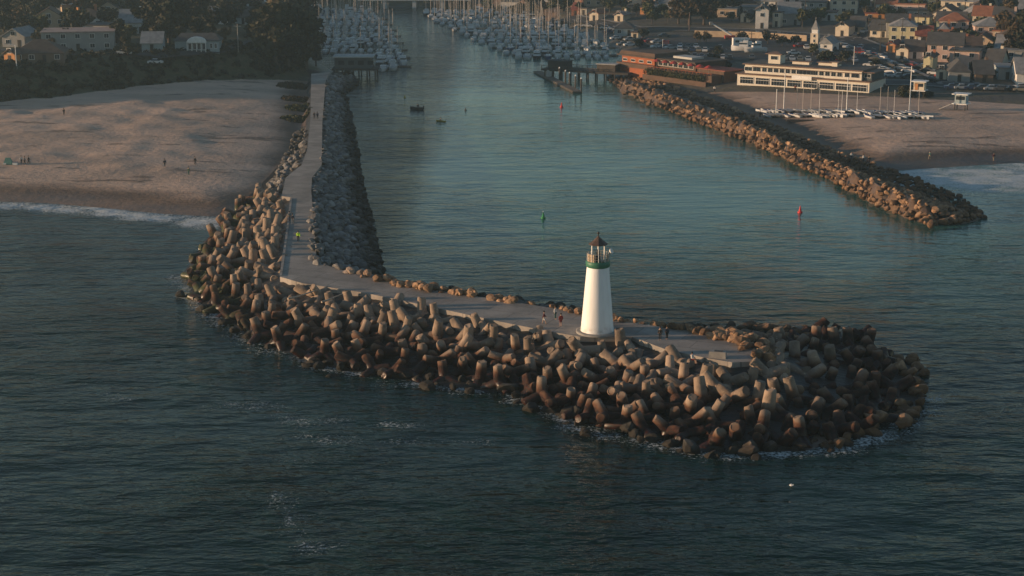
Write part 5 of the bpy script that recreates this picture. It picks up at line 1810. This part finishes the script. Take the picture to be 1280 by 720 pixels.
# ------------------------------------------------------------------ cars
CC = {'white': (.55, .55, .54), 'silver': (.34, .35, .36), 'black': (.02, .02, .022), 'dark grey': (.07, .072, .078), 'red': (.22, .025, .022), 'navy': (.03, .05, .11), 'tan': (.26, .22, .16)}
CARS = {}
CG = MB().add([(-1.15, -.75, .95), (1.35, -.75, .95), (1.35, .75, .95), (-1.15, .75, .95), (-.75, -.62, 1.42), (.6, -.62, 1.42), (.6, .62, 1.42), (-.75, .62, 1.42)],
              [(0, 1, 5, 4), (1, 2, 6, 5), (2, 3, 7, 6), (3, 0, 4, 7)], 'glass').mesh('window')
CWH = MB().lathe([(.32, -.1), (.32, .1)], 'dark_metal', 12, Matrix.Rotation(math.pi / 2, 4, 'X')).mesh('wheel')
for nm, c in CC.items():
    M('car ' + nm, c, tuple(v * .92 for v in c), 1, .3, spec=.5)
    mb = MB()
    k = 'car ' + nm
    prof = [(-2.2, .3), (-2.2, .85), (-1.25, .97), (1.45, .97), (2.15, .78), (2.2, .3)]
    n = len(prof)
    mb.add([(p[0], -.88, p[1]) for p in prof] + [(p[0], .88, p[1]) for p in prof], [tuple(range(n - 1, -1, -1)), tuple(range(n, 2 * n))] + [(i, (i + 1) % n, n + (i + 1) % n, n + i) for i in range(n)], k)
    mb.add([(-.77, -.64, 1.425), (.62, -.64, 1.425), (.62, .64, 1.425), (-.77, .64, 1.425), (-.7, -.55, 1.5), (.5, -.55, 1.5), (.5, .55, 1.5), (-.7, .55, 1.5)],
           [(4, 5, 6, 7), (0, 1, 5, 4), (1, 2, 6, 5), (2, 3, 7, 6), (3, 0, 4, 7)], k)
    o = link('car', mb.mesh('car'))
    link('window', CG, o)
    for sx in (-1.35, 1.35):
        for sy in (-.82, .82):
            wo = link('wheel', CWH, o)
            wo.location = (sx, sy, .33)
    CARS[nm] = [o, 0]
cr = random.Random(17)
def car(px, py, rot, col=None, lift=.17):
    col = col or cr.choices(list(CC), (5, 4, 3, 4, 2, 2, 1))[0]
    x, y, z = gpt(px, py)
    o, used = CARS[col]
    if not used:
        CARS[col][1] = 1
        o.location = (x, y, z + lift)
        o.rotation_euler = (0, 0, R(rot))
        r = o
    else:
        r = dup(o, (x, y, z + lift), R(rot), '', None)
        del USED['']
    later(r, f'{col} parked car', 'car', 'parked cars')
def car_row(a, b, n, rot, p=.8):
    for i in range(n):
        if cr.random() < p:
            f = i / max(1, n - 1)
            car(a[0] + (b[0] - a[0]) * f, a[1] + (b[1] - a[1]) * f, rot + cr.gauss(0, 3) + (180 if cr.random() < .5 else 0))
car_row((842, 71), (912, 75), 9, 82)
car_row((842, 64), (905, 66), 9, 82)
car_row((850, 60), (900, 62), 6, 86)
car_row((1018, 74), (1068, 78), 8, 84, .9)
car_row((1012, 68), (1066, 73), 7, 84, .6)
car_row((1086, 72), (1112, 84), 4, -38, .9)
car_row((1088, 84), (1110, 92), 5, -38, .9)
car_row((1122, 77), (1178, 98), 7, -40, .85)
car_row((1108, 80), (1164, 103), 7, -40, .7)
car_row((770, 50), (838, 56), 9, 20, .6)
car_row((760, 42), (830, 47), 6, 5, .5)
car_row((880, 42), (1000, 47), 10, -6, .45)
car_row((1190, 112), (1276, 115), 8, -4, .6)
car_row((1070, 46), (1120, 24), 6, 60, .5)
car_row((930, 74), (1010, 77), 9, 84, .85)
car_row((1008, 62), (1060, 66), 7, 84, .8)
car_row((1030, 58), (1075, 62), 6, 70, .8)
car_row((1070, 66), (1100, 74), 5, -38, .9)
car_row((1100, 96), (1135, 99), 4, 4, .8)
car_row((770, 57), (838, 62), 9, 20, .75)
car_row((700, 30), (780, 40), 8, -10, .6)
car(992, 69, 5, 'white')
car(1180, 97, -10, 'white')
car(1160, 84, -10, 'white')
car(1276, 112, -5, 'white')
car(155, 69, 0, 'white', .1)
car(194, 74, 0, 'white', .1)
car(1000, 60, 10, 'red')
for nm in list(CARS):
    if not CARS[nm][1]:
        for c in list(CARS[nm][0].children):
            bpy.data.objects.remove(c)
        bpy.data.objects.remove(CARS[nm][0])

# ------------------------------------------------------------------ trees
def crown_mesh(name, seed, blobs, nleaf, size, mname, squash=1.0):
    """blobs: (x,y,z,r); leaf sprays scattered through every blob, denser outward"""
    r = np.random.default_rng(seed)
    vol = np.array([b[3] ** 2 for b in blobs])
    pick = r.choice(len(blobs), nleaf, p=vol / vol.sum())
    B = np.array(blobs)[pick]
    d = r.normal(size=(nleaf, 3))
    d /= np.linalg.norm(d, axis=1, keepdims=True)
    rad = B[:, 3] * (r.random(nleaf) ** .3) * r.uniform(.85, 1.12, nleaf)
    c = B[:, :3] + d * rad[:, None] * np.array([1, 1, squash])
    u = r.normal(size=(nleaf, 3))
    u /= np.linalg.norm(u, axis=1, keepdims=True)
    v = np.cross(u, d + r.normal(size=(nleaf, 3)) * .8)
    v /= np.linalg.norm(v, axis=1, keepdims=True) + 1e-6
    s = size * r.uniform(.5, 1.3, nleaf)[:, None]
    q = np.stack([c - u * s - v * s * .6, c + u * s * .2 - v * s * .8, c + u * s + v * s * .2, c - u * s * .1 + v * s * .8], 1).reshape(-1, 3)
    me = bpy.data.meshes.new(name)
    me.from_pydata(q.tolist(), [], np.arange(nleaf * 4).reshape(-1, 4).tolist())
    me.materials.append(MATS[mname])
    return me
def make_tree(kind, seed, mname, n=520):
    r = random.Random(seed)
    if kind == 'round':
        bl = [(r.gauss(0, 1.1), r.gauss(0, 1.1), 4.2 + r.gauss(0, .9), r.uniform(1.1, 1.9)) for _ in range(9)]
        sz, tr = .5, 3.6
    elif kind == 'tall':
        bl = [(r.gauss(0, .55), r.gauss(0, .55), 2 + i * .85, r.uniform(.9, 1.4) * (1.15 - i * .075)) for i in range(10)]
        sz, tr = .45, 7
    elif kind == 'cypress':
        bl = []
        for i in range(26):
            z = r.uniform(4, 16)
            w = 5.2 * math.sin(math.pi * min(1, (z - 1) / 17)) ** .6
            a = r.uniform(0, 6.28)
            k = w * r.uniform(.2, 1)
            bl.append((k * math.cos(a), k * math.sin(a), z, r.uniform(1.4, 2.6)))
        sz, tr, n = .75, 13, 2600
    else:
        bl = [(r.gauss(0, .9), r.gauss(0, .9), .8 + r.uniform(0, .7), r.uniform(.7, 1.1)) for _ in range(6)]
        sz, tr = .34, .8
    root = link('tree' if kind != 'bush' else 'bush', None)
    cm = crown_mesh('crown', seed, bl, n, sz, mname, .85)
    link('crown', cm, root)
    tb = MB().tube((0, 0, -1), (0, 0, tr), .32 if kind != 'cypress' else .7, .08, 'bark', 7)
    for b in bl[:6 if kind != 'cypress' else 14]:
        tb.tube((0, 0, max(.2, b[2] * .55)), (b[0], b[1], b[2]), .13 if kind != 'cypress' else .25, .04, 'bark', 5)
    tb.obj('trunk', root)
    return root
TK = []
for i, (kd, mn, look) in enumerate((('round', 'leaf_green', 'rounded green tree'), ('round', 'leaf_dark', 'rounded dark tree'), ('round', 'leaf_brown', 'rounded brownish tree'), ('tall', 'leaf_dark', 'tall narrow dark tree'),
                                    ('tall', 'leaf_brown', 'tall narrow brownish tree'), ('cypress', 'leaf_dark', 'large dark cypress'), ('cypress', 'leaf_brown', 'large brown leaved tree'),
                                    ('bush', 'leaf_green', 'low green bush'), ('bush', 'leaf_dark', 'low dark bush'), ('round', 'leaf_dark', 'rounded dark tree'), ('round', 'leaf_green', 'rounded green tree'), ('cypress', 'leaf_dark', 'large dark cypress'))):
    TK.append([make_tree(kd, 40 + i, mn), look, 0, {'round': 6.0, 'tall': 10.5, 'cypress': 18, 'bush': 2.2}[kd]])
tr_ = random.Random(31)
def tree(px, py, k, h, wide=1.0):
    x, y, z = gpt(px, py)
    r0, look, used, h0 = TK[k]
    s = h / h0
    if used:
        r = dup(r0, (x, y, z), tr_.uniform(0, 6.28), '', None)
        del USED['']
    else:
        r = r0
        TK[k][2] = 1
        r.location = (x, y, z)
    r.scale = (s * wide, s * wide, s)
    later(r, look, 'bush' if 'bush' in look else 'tree', 'bushes of the town' if 'bush' in look else 'trees around the harbour')
    return r
# the big dark clump by the west marina, then single large trees
for px, py, k, h, w in ((360, 84, 5, 20, 1.05), (383, 86, 11, 18, 1.0), (345, 80, 11, 19, 1.1), (372, 70, 5, 22, 1.0), (395, 82, 5, 12, .8), (352, 60, 6, 21, 1.0), (335, 66, 5, 15, 1.0), (378, 45, 11, 18, 1.0),
                     (212, 58, 5, 17, 1.1), (190, 50, 11, 15, 1.1), (250, 42, 5, 16, 1.0), (225, 50, 11, 14, 1.0), (60, 30, 11, 13, 1.2), (100, 22, 6, 14, 1.2), (30, 28, 5, 14, 1.2), (140, 20, 5, 14, 1.2), (5, 40, 11, 12, 1.0),
                     (67, 66, 6, 4.5, 1.0), (160, 70, 5, 7, 1.0), (150, 60, 5, 9, 1.0), (310, 26, 5, 13, 1.2), (325, 50, 11, 11, 1.2), (270, 20, 11, 14, 1.2), (180, 12, 5, 14, 1.3), (15, 10, 11, 13, 1.3),
                     (862, 31, 6, 17, 1.2), (880, 31, 6, 15, 1.1), (848, 30, 6, 13, 1.0), (895, 20, 11, 13, 1.1), (915, 14, 5, 12, 1.1), (875, 16, 11, 16, 1.2), (1268, 82, 6, 15, .9), (1284, 84, 11, 17, .9), (1254, 58, 6, 12, .9), (1276, 60, 11, 13, 1.0),
                     (1235, 30, 5, 11, .9), (1262, 36, 6, 11, 1.0), (705, 14, 11, 11, 1.3), (760, 10, 5, 11, 1.3), (668, 8, 11, 11, 1.3), (610, 3, 5, 10, 1.4), (570, 3, 11, 10, 1.4), (520, 1, 5, 11, 1.5), (480, 2, 11, 12, 1.3), (440, 4, 5, 12, 1.3), (405, 8, 11, 13, 1.3)):
    tree(px, py, k, h, w)
def scatter(poly, n, kinds, h0, h1, dmin=5):
    xs, ys = [p[0] for p in poly], [p[1] for p in poly]
    c, out = 0, []
    for _ in range(6000):
        if c >= n:
            break
        px, py = tr_.uniform(min(xs), max(xs)), tr_.uniform(min(ys), max(ys))
        if not pin(px, py, poly) or any(abs(px - q[0]) < q[2] * .42 and -2.5 < q[1] - py < 1.2 for q in taken):
            continue
        if any(abs(px - o[0]) < dmin * 1.3 and abs(py - o[1]) < dmin * .5 for o in out):
            continue
        out.append((px, py))
        tree(px, py, tr_.choice(kinds), tr_.uniform(h0, h1), tr_.uniform(.85, 1.25))
        c += 1
scatter([(1070, -12), (1290, -12), (1290, 74), (1235, 76), (1165, 58), (1120, 46), (1085, 30)], 84, (0, 1, 2, 0, 2, 3, 4, 9, 10, 7), 3, 5.8)
scatter([(900, -12), (1070, -12), (1075, 36), (900, 32)], 34, (0, 1, 2, 3, 9, 10), 3, 6)
scatter([(600, -12), (900, -12), (850, 26), (760, 22), (700, 18), (640, 6)], 34, (0, 1, 2, 9, 10), 3.5, 7, 7)
scatter([(-20, -12), (350, -12), (350, 56), (-20, 66)], 52, (1, 9, 3, 1, 2, 0), 4, 9, 8)
scatter([(1120, 58), (1290, 70), (1290, 100), (1200, 96), (1140, 70)], 16, (7, 8, 2, 1), 1.8, 3.6)
scatter([(850, 50), (920, 52), (1010, 58), (900, 60)], 6, (1, 2), 3, 4.5)
for px, py, k, h in ((1016, 70, 0, 3.6), (815, 30, 10, 5), (835, 27, 0, 4), (1140, 121, 8, 2.2), (1133, 117, 8, 2.4), (1157, 122, 8, 2), (1130, 121, 7, 1.8), (1037, 80, 1, 4), (1052, 82, 1, 4.4), (1027, 80, 9, 3.6),
                     (806, 50, 1, 4), (800, 62, 1, 3.6), (845, 77, 8, 2.4), (888, 84, 1, 4), (898, 72, 9, 3.4), (907, 88, 8, 3), (1094, 86, 1, 3), (1215, 92, 1, 3.4)):
    tree(px, py, k, h)
# clipped hedge before the restaurant
hd = thing('hedge', 'dark green hedge along the restaurant terrace', 'hedge', tuple(rm_ @ Vector((W * .42, -3.3, 0))), rs.rotation_euler.z)
bl = [(i * .62, random.Random(i).gauss(0, .1), 1.0 + .25 * math.sin(i * 1.7), 1.0) for i in range(int(W * .68 / .62))]
link('foliage', crown_mesh('foliage', 77, bl, 3600, .2, 'leaf_green'), hd)
# thicket on the bluff face: nobody could count it
n = 9000
r = np.random.default_rng(8)
X, Y = r.uniform(-260, -28, n), r.uniform(395, 560, n)
db = sdist(X, Y, BLUFF)
hh = height(X, Y)
ok = (db > 0) & (db < 34) & (hh > 2.6) & (r.random(n) < np.where(db < 20, 1, .5))
X, Y, hh = X[ok], Y[ok], hh[ok]
bl = [(x, y, z + .2, rr_) for x, y, z, rr_ in zip(X, Y, hh, r.uniform(.5, 1.25, len(X)))]
print('bluff blobs', len(bl))
tag(link('bluff_shrubbery', crown_mesh('bluff_shrubbery', 9, bl, 42000, .5, 'leaf_dark', .8)), 'dark shrubbery covering the bluff behind the west beach', 'shrubbery', None, 'stuff')
# ice plant mounds beside the walkway
for i, (px, py, w, h, lb) in enumerate(((370, 125, 7.5, 6, 'brown topped low mound of dune plants, farthest along the walkway'), (374, 136, 6.4, 9, 'broad green mound of dune plants beside the walkway'),
                                       (372, 150, 7.2, 8, 'nearest green mound of dune plants beside the walkway'), (366, 108, 9, 12, 'wide dry mound of dune plants near the walkway start'))):
    x, y, z = gpt(px, py)
    r_ = random.Random(i)
    bl = []
    for _ in range(90):
        a_, k_ = r_.uniform(0, 6.28), r_.random() ** .6
        bx_, by_ = k_ * math.cos(a_) * w * .5, k_ * math.sin(a_) * h * .5
        bl.append((bx_, by_, hz(x + bx_, y + by_) - z + .55 * (1 - k_) + .1, r_.uniform(.5, .9)))
    o = link('dune_plants', crown_mesh('dune_plants', 60 + i, bl, 4200, .3, 'leaf_brown' if i in (0, 3) else 'leaf_green', .7))
    o.location = (x, y, z)
    tag(o, lb, 'dune plants', 'dune plants by the walkway')
# gull afloat
M('gull_white', (.7, .7, .7), scale=9, rough=.6)
for px, py, lb in ((989, 608, 'white gull afloat on the open water below the breakwater head'),):
    x, y = gp(px, py, 0)
    t = thing('gull', lb, 'gull', (x, y, .05), 1.2)
    t.scale = (.75, .75, .75)
    MB().lathe([(.02, -.3), (.13, -.12), (.15, .05), (.05, .28), (.01, .36)], 'gull_white', 12, Matrix.Translation((0, 0, .1)) @ Matrix.Rotation(math.pi / 2, 4, 'X')).lathe([(.01, 0), (.065, .05), (.06, .12), (.01, .16)], 'gull_white', 10, Matrix.Translation((0, -.27, .14))).obj('body', t)
    MB().tube((0, -.31, .22), (0, -.42, .21), .018, .006, 'yellow_plastic', 6).obj('beak', t)
    MB().add([(.1, -.1, .17), (.42, .05, .2), (.2, .3, .15), (.1, -.1, .19), (.42, .05, .22), (.2, .3, .17)], [(2, 1, 0), (3, 4, 5), (0, 1, 4, 3), (1, 2, 5, 4)], 'deck_grey').obj('wing', t)
HAZE, SKY, SUN, EXPO = .00028, .095, 4.4, .78
# ------------------------------------------------------------------ air, light, camera
hm = bpy.data.materials.new('haze')
hm.use_nodes = True
nt = hm.node_tree
nt.nodes.remove(nt.nodes['Principled BSDF'])
pv = nt.nodes.new('ShaderNodeVolumePrincipled')
pv.inputs['Color'].default_value = (.50, .68, .76, 1)
pv.inputs['Anisotropy'].default_value = .55
pv.inputs['Density'].default_value = HAZE
nt.links.new(pv.outputs[0], nt.nodes['Material Output'].inputs['Volume'])
MATS['haze'] = hm
hz_o = MB().box(-700, -150, -6, 900, 1300, 82, 'haze').obj('haze')
hz_o['kind'] = 'stuff'
hz_o['label'] = 'thin evening haze over the harbour'

SUN_AZ, SUN_EL = R(184), R(6.5)
w = bpy.data.worlds.new('World')
SC.world = w
w.use_nodes = True
nt = w.node_tree
sky = nt.nodes.new('ShaderNodeTexSky')
sky.sky_type = 'NISHITA'
sky.sun_disc = False
sky.sun_elevation = SUN_EL
sky.sun_rotation = math.pi / 2 - SUN_AZ
sky.air_density = 1.0
sky.dust_density = .1
sky.ozone_density = 1.7
nt.links.new(sky.outputs[0], nt.nodes['Background'].inputs[0])
nt.nodes['Background'].inputs[1].default_value = SKY
sd = bpy.data.lights.new('sun', 'SUN')
sd.energy = SUN
sd.angle = R(.5)
sd.color = (1.0, .67, .41)
so = link('sun', sd)
dv = Vector((math.cos(SUN_AZ) * math.cos(SUN_EL), math.sin(SUN_AZ) * math.cos(SUN_EL), math.sin(SUN_EL)))
so.rotation_euler = dv.to_track_quat('Z', 'Y').to_euler()
so.location = dv * 500
cd = bpy.data.cameras.new('camera')
co = link('camera', cd)
co.location = (0, 0, H)
co.rotation_euler = (math.pi / 2 - TH, 0, 0)
cd.sensor_width = 36
cd.lens = F / 1280 * 36
cd.clip_end = 30000
cd.clip_start = 1
SC.camera = co
SC.view_settings.view_transform = 'Standard'
SC.view_settings.look = 'None'
SC.view_settings.exposure = EXPO
SC.view_settings.gamma = 1
SC.cycles.use_denoising = True
SC.cycles.max_bounces = 6
SC.cycles.volume_bounces = 0
SC.render.film_transparent = False
finish_labels()
